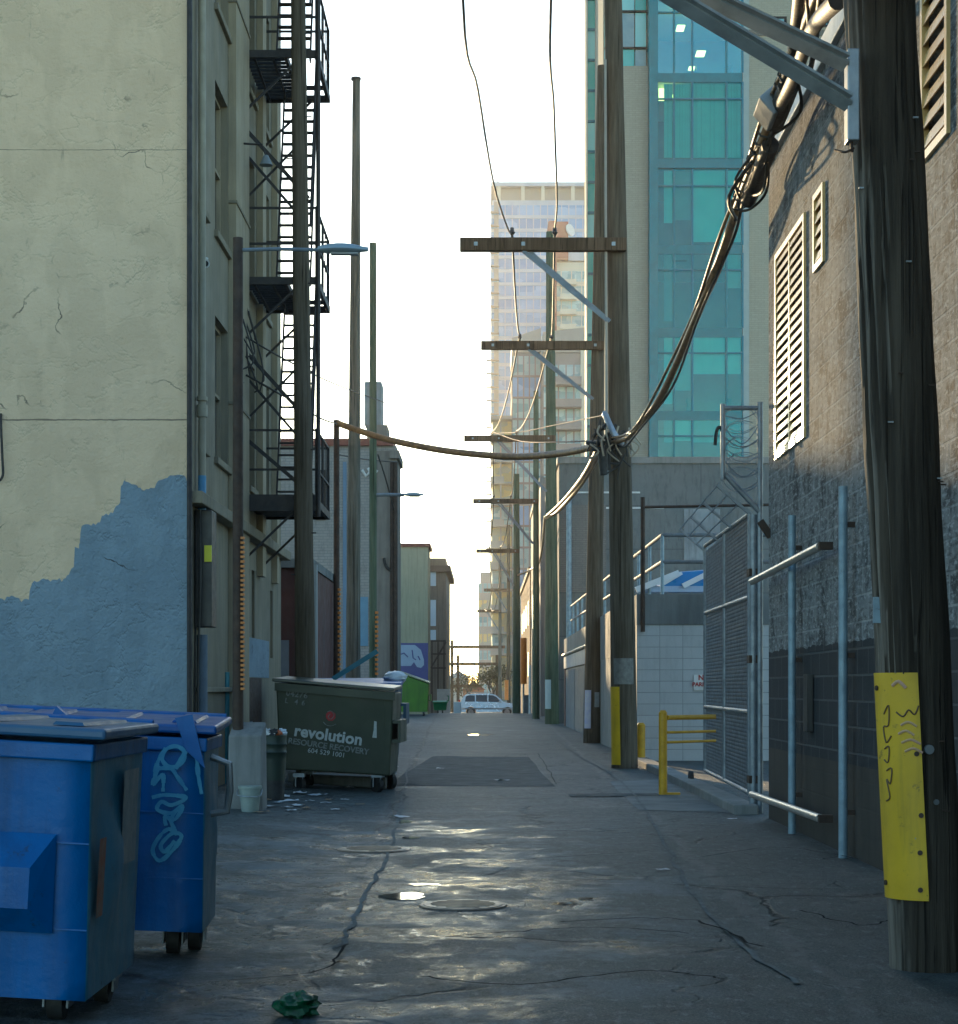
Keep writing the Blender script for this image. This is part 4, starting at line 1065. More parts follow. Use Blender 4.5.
# chain-link gate
link_m, lt, lb = nt('chain link mesh')
lco = objco(lt); lsp = lt.nodes.new('ShaderNodeSeparateXYZ'); L(lt, lco, lsp.inputs[0])
GX0, GY0, GX1, GY1 = 2.76, 19.35, 2.93, 24.7
fence_m = M('weathered fence wire', (.20, .22, .235), (.14, .15, .16), 9, .7, .2, 0)
def link_panel(mb, x0, y0, x1, y1, z0, z1, pitch=.10, r=.0045):
    Ln = math.hypot(x1 - x0, y1 - y0); Hh = z1 - z0
    def pt(u, v): return Vector((x0 + (x1 - x0) * u / Ln, y0 + (y1 - y0) * u / Ln, z0 + v))
    k = -Hh
    while k < Ln:
        u0, v0 = k, 0; u1, v1 = k + Hh, Hh
        if u0 < 0: v0 = -u0; u0 = 0
        if u1 > Ln: v1 = Hh - (u1 - Ln); u1 = Ln
        if u1 > u0: mb.tube([pt(u0, v0), pt(u1, v1)], r, 3, False); mb.tube([pt(u0, Hh - v0), pt(u1, Hh - v1)], r, 3, False)
        k += pitch
    return mb
t = thing('chainlink_gate', 'tall chain-link gate with barbed wire arms beside the grey block building', 'gate', (GX0, GY0, 0))
fr = MB()
gp = lambda q, z: Vector((GX0 + (GX1 - GX0) * q, GY0 + (GY1 - GY0) * q, z))
for a, b in (((0, .18), (0, 3.12)), ((1, .18), (1, 3.2)), ((0, 3.12), (1, 3.2)), ((0, .2), (1, .2)), ((0, 1.05), (1, 1.05)), ((0, 2.25), (1, 2.3)), ((.5, .2), (.5, 3.16))):
    fr.tube([gp(*a), gp(*b)], .028, 10)
fr.build('frame', steel_dull, t, smooth=40)
link_panel(MB(), GX0, GY0, GX1, GY1, .22, 3.12, .085, .005).build('mesh', fence_m, t)
ps = MB().tube([(GX0 + .02, GY0 - .12, -.05), (GX0 + .02, GY0 - .12, 3.1)], .045, 12).build('post', steel_dull, t, smooth=40)
for q in (0, .33, .66, 1):
    MB().bar(gp(q, 3.12), gp(q, 3.12) + Vector((-.34, 0, .30)), .03, .03).build('arm', steel_dull, t)
bw = MB()
for f in (.35, .68, 1):
    pts_ = [gp(q / 8, 3.12) + Vector((-.34 * f, 0, .30 * f - .01 * (q % 2))) for q in range(9)]
    bw.tube(pts_, .006, 4)
    for k in range(24):
        p = gp(k / 24, 3.12) + Vector((-.34 * f, 0, .30 * f)); bw.tube([p + Vector((-.02, 0, -.03)), p + Vector((.02, 0, .03))], .004, 3)
bw.build('barbed_wire', steel_dull, t)
wh = MB().disc((2.72, 24.55, .10), (1, .05, 0), .10, .05, 16).build('wheel', black, t, smooth=40)
for z in (.35, 1.6, 2.5): MB().box(GX0 - .03, GX0 + .06, GY0 - .16, GY0 + .03, z - .04, z + .04).build('hinge', rust, t)
# razor wire frame above the gate at the building corner
t = thing('razor_wire_frame', 'pipe frame strung with coils of razor wire above the chain-link gate', 'wire frame', (2.7, 19.2, 3.2))
fr = MB()
xa, xb = PX(723, 19.2), PX(760, 19.2)
fr.tube([(xa, 19.2, PZ(480, 19.2)), (xa, 19.2, PZ(404, 19.2))], .026, 10); fr.tube([(xb, 19.2, .0), (xb, 19.2, PZ(402, 19.2))], .03, 10)
fr.tube([(xa, 19.2, PZ(408, 19.2)), (xb, 19.2, PZ(408, 19.2))], .024, 10); fr.tube([(xa + .02, 19.2, PZ(474, 19.2)), (xb, 19.2, PZ(512, 19.2))], .03, 10)
fr.build('frame', steel_dull, t, smooth=40)
rz = MB()
for j in range(5):
    c = Vector(((xa + xb) / 2 + random.uniform(-.05, .05), 19.2, PZ(420 + j * 15, 19.2)))
    pts_ = []
    for k in range(28):
        a = k / 28 * 4 * PI + j; pts_.append(c + Vector((math.cos(a) * (.16 + .04 * random.random()), (k / 28 - .5) * .3, math.sin(a) * .13)))
    rz.tube(pts_, .004, 4)
for j in range(6):
    rz.tube(spline([Vector((xa, 19.2, PZ(415 + j * 11, 19.2))), Vector(((xa + xb) / 2, 19.15, PZ(425 + j * 12 + random.uniform(-8, 8), 19.2))), Vector((xb, 19.2, PZ(410 + j * 14, 19.2)))]), .005, 4)
rz.build('razor_wire', steel_dull, t)
MB().tube(spline([P(715, 445, 19.2), P(717, 430, 19.2), P(721, 428, 19.2), P(724, 440, 19.2)]), .018, 6).build('rag', black, t, smooth=40)

# ------------------------------------------------------------------ yellow rail, bollard
t = thing('guard_rail', 'yellow steel rail with one round post in front of the chain-link gate', 'rail', (2.15, 22.5, 0))
MB().tube([(PX(663, 22.5), 22.5, -.05), (PX(663, 22.5), 22.5, 1.0)], .052, 14).tube([(PX(663, 22.5), 22.5, 1.0), (PX(663, 22.5), 22.5, 1.03)], [.052, .03], 14).build('post', yellow_steel, t, smooth=40)
for z, r_ in ((.94, .032), (.76, .018), (.64, .018)):
    MB().tube([(PX(663, 22.5), 22.5, z), (2.70, 26.2, z), (2.75, 28.4, z)] if False else [(PX(663, 22.5) + .05, 22.5, z), (2.90, 23.2, z)], r_, 10).build('bar', yellow_steel, t, smooth=40)
MB().box(PX(663, 22.5), PX(680, 22.5), 22.45, 22.55, .005, .03).build('foot_plate', yellow_steel, t)
t = thing('bollard', 'short yellow bollard behind the dark pole at the white block wall', 'bollard', (PX(641, 32), 32, 0))
MB().tube([(PX(641, 32), 32, -.05), (PX(641, 32), 32, .66)], .075, 14).build('post', yellow_steel, t, smooth=40)
MB().tube([(PX(641, 32), 32, .66), (PX(641, 32), 32, .70)], [.075, .04], 14).build('cap', yellow_steel, t, smooth=40)

# ------------------------------------------------------------------ parking deck building (white block wall, concrete wall, doors)
wblock = M_block('white painted block', 'x', .41, .203, (.50, .51, .51), (.42, .43, .43), (.20, .21, .21), .007, .75, .25, .25, (.25, .26, .26))
deck = thing('parking_deck', 'low concrete parking deck with a white painted block end wall and blue steel doors', 'building', (2.69, 33, 0))
X0 = 2.69; DY = 33.0
MB().box(X0, 9, DY, DY + .3, -.1, 2.43).build('block_wall', wblock, deck)
MB().box(X0 - .004, 9, DY - .03, DY + .31, 2.431, 2.97).build('parapet', concrete_dark, deck)
MB().box(X0 - .003, X0 + .3, DY + .305, 64, 1.95, 2.97).build('side_parapet', concrete_dark, deck)
MB().box(X0 + .002, X0 + .25, DY + .305, 44, -.1, 1.949).build('side_wall', concrete, deck)
MB().box(X0 + .3, 9, DY + .3, 64, 2.3, 2.6).build('deck_slab', concrete, deck)
for ya, yb in ((44.01, 50.4), (50.6, 56.8), (57.0, 63.4)):
    dm = MB(); dm.box(X0 + .06, X0 + .1, ya, yb, -.1, 1.94); 
    n = int((yb - ya) / .2)
    for k in range(n): dm.box(X0 + .03, X0 + .0595, ya + k * .2 + .03, ya + k * .2 + .13, -.05, 1.9)
    dm.build('door', M('blue grey steel door', (.13, .20, .27), (.10, .15, .21), 2, .5, .1, .1, streak=.4, sc=(.06, .08, .1)), deck)
MB().box(X0 + .01, X0 + .3, 63.41, 64, -.1, 1.94).build('door_post', M('oxide red steel', (.11, .03, .025), (.08, .025, .02), 5, .6, 0, .1), deck)
MB().box(X0 - .02, X0 + .002, 44, 63.5, 1.96, 2.35).build('fascia', M('blue fascia board', (.14, .24, .34), (.11, .2, .29), 2, .5, 0, .1, streak=.4), deck)
MB().tube([(X0 - .03, 44, 2.42), (X0 - .03, 63.8, 2.42)], .05, 8).build('lit_pipe', M('sunlit bright conduit', (.3, .27, .22), (.22, .2, .17), 5, .4, .2, .1), deck, smooth=40)  # sunlit look of the pipe put into its base colour
# railing on the deck
t = thing('deck_railing', 'pale blue pipe railing along the top of the concrete parking deck', 'railing', (3.16, 33.1, 2.97))
rl = MB()
for z in (4.04, 3.56):
    rl.tube([(3.16, 33.15, z), (8.8, 33.15, z)], .034, 8); rl.tube([(3.16, 33.15, z), (2.86, 62, z)], .034, 8)
rl.build('rail', fence_m, t, smooth=40)
for k in range(5): MB().tube([(3.16 + k * 1.3, 33.15, 2.96), (3.16 + k * 1.3, 33.15, 4.04)], .032, 8).build('post', steel_blue, t, smooth=40)
for k in range(1, 13): MB().tube([(3.16 - .3 * k * 2.3 / 28.85, 33.15 + k * 2.3, 2.96), (3.16 - .3 * k * 2.3 / 28.85, 33.15 + k * 2.3, 4.04)], .032, 8).build('post', steel_blue, t, smooth=40)
x_ = PX(643, 32.9)
t = tag(MB().tube([(x_, 32.94, 2.3), (x_, 32.94, PZ(497, 32.9))], .04, 8).tube([(x_, 32.94, PZ(507, 32.9)), (6.5, 32.94, PZ(503, 32.9))], .025, 8).build('pipe_mast', rust, None, smooth=40), 'rusty upright pipe with a level pipe arm on the corner of the white block wall', 'pipe')
# skylight with blue panels on the deck
t = thing('skylight', 'low skylight with bright blue panels and white bars on the parking deck', 'skylight', (3.6, 36, 2.6))
bl = M('bright blue panel', (.02, .22, .62), (.03, .26, .60), 5, .3, 0, 0); wl = M('white bar', (.80, .84, .88), (.74, .78, .82), 6, .4, 0, 0)
y = 35.5
def PP(px, py, Y=y): return P(px, py, Y)
m1 = MB(); m1.add([PP(636, 592), PP(712, 592), PP(712, 586), PP(650, 586)], [(0, 1, 2, 3)]); m1.v += [v + Vector((0, .5, 0)) for v in m1.v]; m1.f += [[7, 6, 5, 4], [3, 2, 6, 7], [0, 3, 7, 4], [1, 5, 6, 2]]; m1.mi += [0] * 4
m1.build('base', M('pale blue flashing', (.42, .55, .75), (.38, .5, .7), 5, .4, 0, 0), t)
m2 = MB(); m2.add([PP(660, 586), PP(712, 586), PP(712, 570), PP(680, 572.5)], [(0, 1, 2, 3)]); m2.v += [v + Vector((0, 1.5, .1)) for v in m2.v]; m2.f += [[7, 6, 5, 4], [3, 2, 6, 7], [0, 3, 7, 4], [1, 5, 6, 2]]; m2.mi += [0] * 4
m2.build('panel', bl, t)
m3 = MB(); m3.bar(PP(636, 590, y - .05), PP(679, 573, y - .05), .10, .12); m3.bar(PP(683, 586, y - .05), PP(709, 573, y - .05), .08, .10); m3.bar(PP(660, 586, y - .05), PP(682, 573, y - .05), .05, .06); m3.build('bar', wl, t)
# no parking sign on the white wall
t = thing('no_parking_sign', 'small white sign with red lettering on the white block wall', 'sign', P(704, 682, 32.98))
c = P(705, 682.5, 32.98)
MB().box(c.x - .2, c.x + .2, 32.975, 32.99, c.z - .14, c.z + .14).build('plate', white_paint, t)
text('lettering', 'NO', .13, print_red, t, (0, -.012, .075), (R(90), 0, 0), offset=.004)
text('lettering', 'PARKING', .10, print_red, t, (0, -.012, -.045), (R(90), 0, 0), offset=.003)

# ------------------------------------------------------------------ concrete wall behind the deck
pk = thing('concrete_parkade', 'broad stained concrete parkade wall below the teal glass office tower', 'building', (2.7, 68, 0))
YP = 68.0; xl = PX(559, YP); zt = PZ(463, YP)
MB().box(xl, 26, YP, YP + 14, -.3, zt).build('wall', M_block('stained parkade concrete', 'x', 5.2, 1.6, (.20, .21, .205), (.135, .145, .145), (.11, .115, .115), .02, .9, .25, .6, (.08, .085, .085), rscale=3.), pk)
MB().box(xl - .06, 26, YP - .08, YP + 14.06, zt - .02, zt + .22).build('coping', concrete, pk)
MB().box(xl + .05, PX(606, YP), YP - .06, YP - .003, PZ(592, YP), PZ(505, YP)).build('panel', M_block('grey brick panel', 'x', .24, .08, (.24, .22, .20), (.2, .185, .17), (.16, .15, .14), .012, .9, .2, .2), pk)
for py in (492.5, 508): MB().box(PX(574, YP), PX(640 if py < 500 else 664, YP), YP - .05, YP - .003, PZ(py, YP) - .03, PZ(py, YP) + .03).build('ledge', white_paint, pk)
MB().box(PX(684, YP), PX(720, YP), YP - .04, YP - .003, PZ(560, YP), PZ(509, YP)).build('panel', M('pale whitewashed panel', (.33, .35, .36), (.22, .23, .24), 1.2, .9, 0, .3, 6, .02, streak=.5), pk)
tag(MB().tube([(xl + .35, YP - .3, 0), (xl + .35, YP - .3, PZ(498, YP))], .10, 10).build('downpipe', steel_blue, None, smooth=40), 'pale blue drainpipe at the left corner of the concrete parkade', 'drainpipe')

# ------------------------------------------------------------------ T1 teal glass office tower
T1Y = 86.0
tw1 = thing('office_tower', 'teal glass office tower with grey brick piers above the concrete parkade', 'tower', (8, T1Y, 0))
X = lambda px: PX(px, T1Y); Z = lambda py: PZ(py, T1Y)
gbrick = M_block('grey tower brick', 'x', .3, .1, (.38, .355, .29), (.33, .31, .25), (.28, .265, .215), .012, .85, .25, .1)
gbrick2 = M_block('warm grey tower brick', 'x', .3, .1, (.42, .385, .30), (.36, .335, .26), (.30, .28, .22), .012, .85, .25, .1)
teal = M('teal aluminium', (.02, .17, .20), (.02, .14, .17), 3, .4, .2, .03)
teal_d = M('dark teal aluminium', (.02, .16, .22), (.02, .14, .19), 3, .4, .2, .03)
glass_t = M_glass_tint('teal glazing', (.35, .78, .745), .045)
glass_c = M_glass_tint('clear teal glazing', (.40, .84, .84), .14)
blind = M('pale roller blind', (.80, .84, .74), (.72, .77, .68), 1.5, .8, 0, .05, sscale=(6, 6, .1), streak=.25, sc=(.40, .46, .40))
curtain = M('pleated curtain', (.66, .74, .60), (.58, .66, .54), 2, .8, 0, 0, streak=.7, sc=(.25, .33, .28), sscale=(9, 9, .02))
blind_b = M('grey roller blind', (.48, .54, .47), (.42, .47, .42), 1.5, .8, 0, .05, sscale=(6, 6, .1), streak=.3, sc=(.25, .30, .26))
blind_c = M('dim fabric blind', (.30, .36, .33), (.24, .30, .27), 1.5, .8, 0, .05, sscale=(6, 6, .1), streak=.3, sc=(.15, .2, .18))
office = M('office interior', (.30, .25, .18), (.20, .17, .13), .8, .8, 0, 0)
off_white = M('office ceiling', (.62, .62, .58), (.6, .6, .55), 2, .8, 0, 0)
lamp_m = M_emit('ceiling lamp', (1, .34, .10), 5)
xa, xb = X(657), X(742.5)
ztop, zbot = 47., 8.5
MB().box(X(605), X(648), T1Y, T1Y + 18, zbot, Z(66)).build('brick_pier', gbrick, tw1)
MB().box(X(743), X(845), T1Y, T1Y + 18, zbot, ztop).build('brick_pier', gbrick2, tw1)
MB().box(X(742.8), X(749), T1Y - .05, T1Y - .004, zbot, ztop).build('corner_trim', M('pale teal trim', (.34, .40, .38), (.3, .36, .35), 3, .6, 0, .05), tw1)
MB().box(X(648.3), X(657), T1Y - .5, T1Y + .4, zbot, ztop).build('corner_post', teal, tw1)
MB().box(xa, X(743), T1Y + 6, T1Y + 6.2, zbot, ztop).build('back_wall', office, tw1)
bands = [(-4.5, -13)] + [(82 + 83 * k, 73 + 83 * k) for k in range(5)]
edges = [xa, X(674), X(692.3), X(726.5), xb]
cb = [-13, 73, 159, 245, 328, 411, 470]
lo = [-4.5, 82, 169, 253, 336, 419]
MB().box(xa, xb, T1Y, T1Y + .1, Z(-13), Z(-4.5)).build('spandrel', teal, tw1)
spec_open = {(2, 1): .45, (2, 2): .0, (3, 3): .8, (4, 2): .52, (4, 3): .5, (4, 1): .78, (5, 3): .45}
tops = [(-260, -179)] + [(-179, -96), (-96, -13)]
floors = [(-174, -96), (-91, -13)] + [(lo[k], cb[k + 1]) for k in range(6)]
for fi, (yt, yb_) in enumerate(floors):
    zt_, zb2 = Z(yt), Z(yb_)
    zsp = zb2; 
    MB().box(xa, xb, T1Y + .0, T1Y + .1, Z(yb_ + 9), Z(yb_)).build('spandrel', teal, tw1) if fi < len(floors) - 1 else None
    MB().box(xa, xb, T1Y + .13, T1Y + 6, Z(yb_ + 9), Z(yb_ + 3)).build('floor_slab', off_white, tw1)
    ztr = Z(yt + 17)
    for ci in range(4):
        x0, x1 = edges[ci], edges[ci + 1]
        w_ = MB().box(x0 + .03, x1 - .03, T1Y + .03, T1Y + .04, zb2, zt_).build('window', glass_c if fi == 2 else glass_t, tw1)
        f = MB(); f.box(x1 - .045, x1 + .045, T1Y - .06, T1Y + .028, zb2, zt_); f.box(x0 + .046, x1 - .046, T1Y - .04, T1Y + .028, ztr - .04, ztr + .04)
        f.build('mullion', teal_d if ci % 2 else teal, w_)
        if fi == 2: continue
        drop = {(5, 0): .9, (5, 1): .9, (5, 2): .48, (5, 3): .46, (6, 0): .9, (6, 1): .72, (6, 2): .5, (6, 3): .5, (7, 0): .45, (7, 1): .42, (7, 2): .45, (7, 3): .4, (4, 0): .7, (4, 1): .66, (4, 2): .95, (4, 3): .95}.get((fi, ci), .97)
        if (fi, ci) in ((5, 1), (5, 2)): continue
        mt = curtain if fi in (3,) else (blind, blind_b, blind, blind_c)[(fi * 3 + ci * 2 + (ci == 1)) % 4]
        MB().box(x0 + .06 + (.28 if ci == 0 else 0), x1 - .06, T1Y + .16, T1Y + .18, zt_ - (zt_ - zb2) * drop, zt_ - .04).build('blind', mt, w_)
for (px, py, w_) in ((680, 16, 8), (700, 42, 9), (692, 58, 6)):
    MB().box(X(px), X(px + w_), T1Y + 1.2, T1Y + 2.0, Z(py) - .02, Z(py) + .02).build('ceiling_lamp', lamp_m, tw1)
MB().box(X(660), X(672), T1Y + .6, T1Y + .7, Z(96), Z(84)).build('ceiling_lamp', lamp_m, tw1)
MB().box(X(674), X(679), T1Y + .6, T1Y + .7, Z(95), Z(90)).build('ceiling_lamp', lamp_m, tw1)
for (px0, px1, py) in ((666, 700, 62), (700, 735, 55), (670, 690, 240), (690, 735, 394)):
    MB().box(X(px0), X(px1), T1Y + 1.2, T1Y + 1.6, Z(py + 14), Z(py)).build('desk', office, tw1)
# upper windows on the brick at right
for (px0, px1, py0, py1) in ((767, 784, 19, 26), (818, 838, -8, 25), (767, 784, -66, -59)):
    wv = MB().box(X(px0), X(px1), T1Y - .03, T1Y - .005, Z(py1), Z(py0)).build('window', M('pale reflecting glass', (.20, .45, .52), (.28, .5, .55), 1.5, .08, 0, 0), tw1)
    f = MB(); f.box(X(px0) - .12, X(px0), T1Y - .06, T1Y - .004, Z(py1) - .1, Z(py0) + .1); f.box(X(px1), X(px1) + .12, T1Y - .06, T1Y - .004, Z(py1) - .1, Z(py0) + .1)
    f.box(X(px0), X(px1), T1Y - .06, T1Y - .004, Z(py1) - .1, Z(py1)); f.box(X(px0), X(px1), T1Y - .06, T1Y - .004, Z(py0), Z(py0) + .1)
    if py1 - py0 > 12: f.box((X(px0) + X(px1)) / 2 - .04, (X(px0) + X(px1)) / 2 + .04, T1Y - .06, T1Y - .031, Z(py1), Z(py0))
    f.build('frame', dark_void, wv)
MB().box(X(743) + .3, X(845), T1Y - .05, T1Y - .004, Z(36), Z(30)).build('brick_band', M('dark brick band', (.18, .165, .14), (.15, .14, .12), 2, .9, 0, .2), tw1)
# receding glass corner at the left of the pier
gside = M('green curtain glass', (.05, .40, .36), (.14, .52, .47), .35, .12, 0, .02)
gside2 = M('pale curtain glass', (.25, .62, .60), (.36, .68, .66), .35, .12, 0, .02)
Yg = T1Y + 8
for k in range(26):
    z0 = 10 + k * 1.55
    if z0 > 47: break
    wv = MB().box(PX(587.8, Yg), PX(612, Yg), Yg, Yg + .6, z0, z0 + 1.42).build('window', gside if k % 3 else gside2, tw1)
    MB().box(PX(587.7, Yg), PX(612, Yg), Yg - .08, Yg + .6, z0 + 1.42, z0 + 1.55).build('transom', teal_d, wv)
MB().box(PX(586, Yg), PX(587.6, Yg), Yg - .1, Yg + .3, 9, 40.5).build('edge_mullion', M('cream edge mullion', (.60, .58, .48), (.5, .5, .42), 2, .6, 0, .05), tw1)
for k in range(2):
    pass
# upper glass bay above brick pier
for k, (py0, py1) in enumerate(((65, 42), (40, 5), (3, -30), (-32, -66))):
    for j, (pa, pb) in enumerate(((606, 622), (623, 636), (637, 648))):
        wv = MB().box(X(pa), X(pb), T1Y + 1.0, T1Y + 1.3, Z(py0), Z(py1)).build('window', (gside2, gside, M('grey sky glass', (.30, .42, .44), (.18, .3, .33), .8, .1, 0, .02))[(k + j) % 3], tw1)
        MB().box(X(pa), X(pb) + .09, T1Y + .9, T1Y + 1.32, Z(py1), Z(py1) + .09).build('transom', dark_void, wv)
MB().box(X(605), X(648), T1Y + 1.31, T1Y + 18, Z(66) + .01, ztop).build('core', gbrick, tw1)

# ------------------------------------------------------------------ far towers
def floors_tower(root, xa, xb, y, depth, z0, z1, fh, band, slab_mat, glass, nm=8, side_glass=None, balc=None, mull=None):
    MB().box(xa + .3, xb - .3, y + .3, y + depth, z0 - 2, z1).build('core', slab_mat, root)
    n = int((z1 - z0) / fh)
    for k in range(n):
        z = z0 + k * fh
        wv = MB().box(xa + .05, xb - .05, y + .1, y + depth - .1, z + band, z + fh - .02).build('window_band', glass[k % len(glass)], root)
        s_ = MB(); s_.box(xa, xb, y, y + depth, z, z + band - .01)
        for j in range(nm + 1):
            x = xa + (xb - xa) * j / nm; s_.box(max(xa, x - .09), min(xb, x + .09), y + .02, y + .09, z + band, z + fh - .03)
        for j in range(1, 9):
            yy = y + depth * j / 9; s_.box(xa + .001, xa + .045, yy - .1, yy + .1, z + band, z + fh - .03)
        s_.build('spandrel', slab_mat, wv)
        if balc:
            b = MB()
            for (x0, x1, pr_) in balc:
                b.box(x0, x1, y - pr_, y - .01, z + .02, z + .22)
                b.box(x0, x1, y - pr_, y - pr_ + .06, z + .24, z + 1.1)
            b.build('balcony', slab_mat, wv)
def glassmat(name, a, b, sc=.12, rough=.12):
    m, t, bb = nt(name); co = objco(t)
    v = t.nodes.new('ShaderNodeTexVoronoi'); v.distance = 'CHEBYCHEV'; v.inputs['Scale'].default_value = sc; v.inputs['Randomness'].default_value = .6
    L(t, mapping(t, co, (2, 2, 3)), v.inputs['Vector'])
    sp = t.nodes.new('ShaderNodeSeparateColor'); L(t, v.outputs['Color'], sp.inputs[0])
    col = mixc(t, sp.outputs[0], a, b); L(t, col, bb.inputs['Base Color']); bb.inputs['Roughness'].default_value = .4; bb.inputs['Specular IOR Level'].default_value = .25
    MATS[name] = m; return m
g_blue = glassmat('pale blue tower glass', (.11, .25, .48), (.24, .40, .62))
g_blue2 = glassmat('mid blue tower glass', (.08, .21, .43), (.18, .34, .58))
g_cyan = glassmat('pale cyan condo glass', (.10, .26, .32), (.34, .54, .56), .3)
g_cyan2 = glassmat('mid cyan condo glass', (.13, .27, .33), (.32, .45, .48), .3)
g_gold = glassmat('condo glass with painted gold light', (.62, .44, .16), (.30, .32, .28), .35)  # golden low sunlight painted into the glass colour
pale_slab = M('pale tower slab', (.42, .47, .55), (.36, .41, .49), .3, .7, 0, 0)
tan_slab = M('tan tower slab', (.34, .31, .28), (.29, .27, .25), .3, .7, 0, 0)
cream_slab = M('cream tower slab', (.60, .55, .44), (.52, .48, .39), .3, .7, 0, 0)
grey_slab = M('dark grey condo slab', (.20, .20, .21), (.16, .16, .17), .3, .7, 0, 0)
red_fin = M('brick red cladding', (.30, .07, .05), (.26, .06, .045), .4, .8, 0, 0)
# T2 tall pale blue
Y2 = 420.; t2 = thing('apartment_tower', 'tallest pale blue far tower with white slab lines and a flat roof', 'tower', (PX(540, Y2), Y2, -11), group='far glass towers')
floors_tower(t2, PX(491, Y2), PX(590, Y2), Y2, 24, -8, PZ(200, Y2), 3.05, .75, pale_slab, [g_blue, g_blue2, g_blue], 14)
MB().box(PX(491, Y2), PX(590, Y2), Y2, Y2 + 24, PZ(186, Y2) - .0, PZ(182, Y2)).build('roof', pale_slab, t2)
tf = MB()
for px in (499, 523, 543, 573, 588): tf.box(PX(px, Y2) - .4, PX(px, Y2) + .4, Y2 + .2, Y2 + 1, PZ(200, Y2), PZ(186, Y2) - .01)
tf.build('roof_column', cream_slab, t2)
MB().box(PX(495, Y2), PX(588, Y2), Y2 + 2, Y2 + 22, PZ(200, Y2) + .01, PZ(186, Y2) - .01).build('penthouse', tan_slab, t2)
MB().box(PX(519, Y2), PX(567, Y2), Y2 + 6, Y2 + 16, PZ(182, Y2) + .01, PZ(177, Y2)).build('plant_room', M('purple grey cladding', (.26, .22, .30), (.2, .18, .24), .5, .8, 0, 0), t2)
MB().tube([(PX(498, Y2), Y2 + 4, PZ(182, Y2)), (PX(498, Y2), Y2 + 4, PZ(171, Y2))], .15, 6).build('mast', iron, t2)
# recessed balconies on its left edge
for k in range(30):
    z = PZ(200, Y2) - 3.05 * (k + 1)
    b = MB(); b.box(PX(490, Y2) - (.9 if k > 9 else 0), PX(499, Y2), Y2 - 1.2, Y2 - .02, z, z + .25); b.box(PX(494, Y2), PX(498.6, Y2), Y2 - .06, Y2 - .01, z + .5, z + 2.7); b.build('balcony', [tan_slab], t2)
# T4 cream balcony tower with red fin
Y4 = 385.; t4 = thing('apartment_tower', 'cream balcony tower with a brick red spine and a white roof dish', 'tower', (PX(570, Y4), Y4, -11), group='far glass towers')
floors_tower(t4, PX(551, Y4), PX(592, Y4), Y4, 18, -8, PZ(262, Y4) + .0, 3.1, .9, cream_slab, [g_cyan, g_cyan2], 4, balc=((PX(560, Y4), PX(576, Y4), 1.5),))
MB().box(PX(549, Y4), PX(556.5, Y4), Y4 - 1.0, Y4 - .03, -10, PZ(222, Y4)).build('spine', red_fin, t4)
MB().box(PX(548, Y4), PX(568, Y4), Y4 - 1.2, Y4 + 10, PZ(262, Y4) + .3, PZ(223, Y4)).build('roof_block', red_fin, t4)
MB().box(PX(556.6, Y4), PX(592, Y4), Y4 + .1, Y4 + 12, PZ(262, Y4) + .3, PZ(240, Y4)).build('penthouse', pale_slab, t4)
ds = MB().disc((PX(570, Y4), Y4 - 1.6, PZ(232, Y4)), (.7, -.6, .2), 1.3, .3, 20).build('dish', white_paint, t4, smooth=40)
# T3 nearer condo towers
Y3 = 255.; t3 = thing('apartment_tower', 'nearer glass condo tower with warm balconies on its left edge', 'tower', (PX(518, Y3), Y3, -7), group='far glass towers')
floors_tower(t3, PX(512, Y3), PX(541, Y3), Y3, 16, -6, PZ(352, Y3), 2.95, .28, grey_slab, [g_cyan, g_blue, g_cyan2], 5)
MB().hexa([(PX(512, Y3), Y3, PZ(352, Y3)), (PX(541, Y3), Y3, PZ(352, Y3)), (PX(541, Y3), Y3 + 16, PZ(352, Y3)), (PX(512, Y3), Y3 + 16, PZ(352, Y3))],
          [(PX(512, Y3), Y3, PZ(338, Y3)), (PX(541, Y3), Y3, PZ(328, Y3)), (PX(541, Y3), Y3 + 16, PZ(328, Y3)), (PX(512, Y3), Y3 + 16, PZ(338, Y3))]).build('roof', tan_slab, t3)
wing = []
z = -6; k = 0; ztopw = PZ(420, Y3)
MB().box(PX(496.5, Y3), PX(511.5, Y3), Y3 + 2, Y3 + 14, -8, ztopw).build('wing_core', tan_slab, t3)
while z < ztopw - 2.9:
    wv = MB().box(PX(492, Y3), PX(511.6, Y3), Y3 + 1.2, Y3 + 14.2, z + .3, z + 2.9).build('window_band', (g_gold, g_cyan2, g_gold)[k % 3], t3)
    b = MB(); b.box(PX(490.5, Y3), PX(511.7, Y3), Y3 - .6, Y3 + 14.3, z, z + .27); b.box(PX(490.5, Y3), PX(504, Y3), Y3 - .6, Y3 - .52, z + .28, z + 1.0); b.box(PX(500, Y3), PX(501.5, Y3), Y3 - .3, Y3 + 1.1, z + .28, z + 2.9); b.build('balcony', tan_slab, wv)
    z += 2.95; k += 1
MB().box(PX(490.5, Y3), PX(511.7, Y3), Y3 - .6, Y3 + 14.3, z, z + .5).build('wing_roof', tan_slab, t3)
Y5 = 245.; t5 = thing('apartment_tower', 'glass condo tower with dark balcony slabs behind the greenish pole', 'tower', (PX(565, Y5), Y5, -7), group='far glass towers')
floors_tower(t5, PX(543, Y5), PX(597, Y5), Y5, 16, -6, PZ(352, Y5), 2.95, .25, grey_slab, [g_cyan, g_cyan2, g_cyan], 7, balc=((PX(553, Y5), PX(581, Y5), 1.7),))
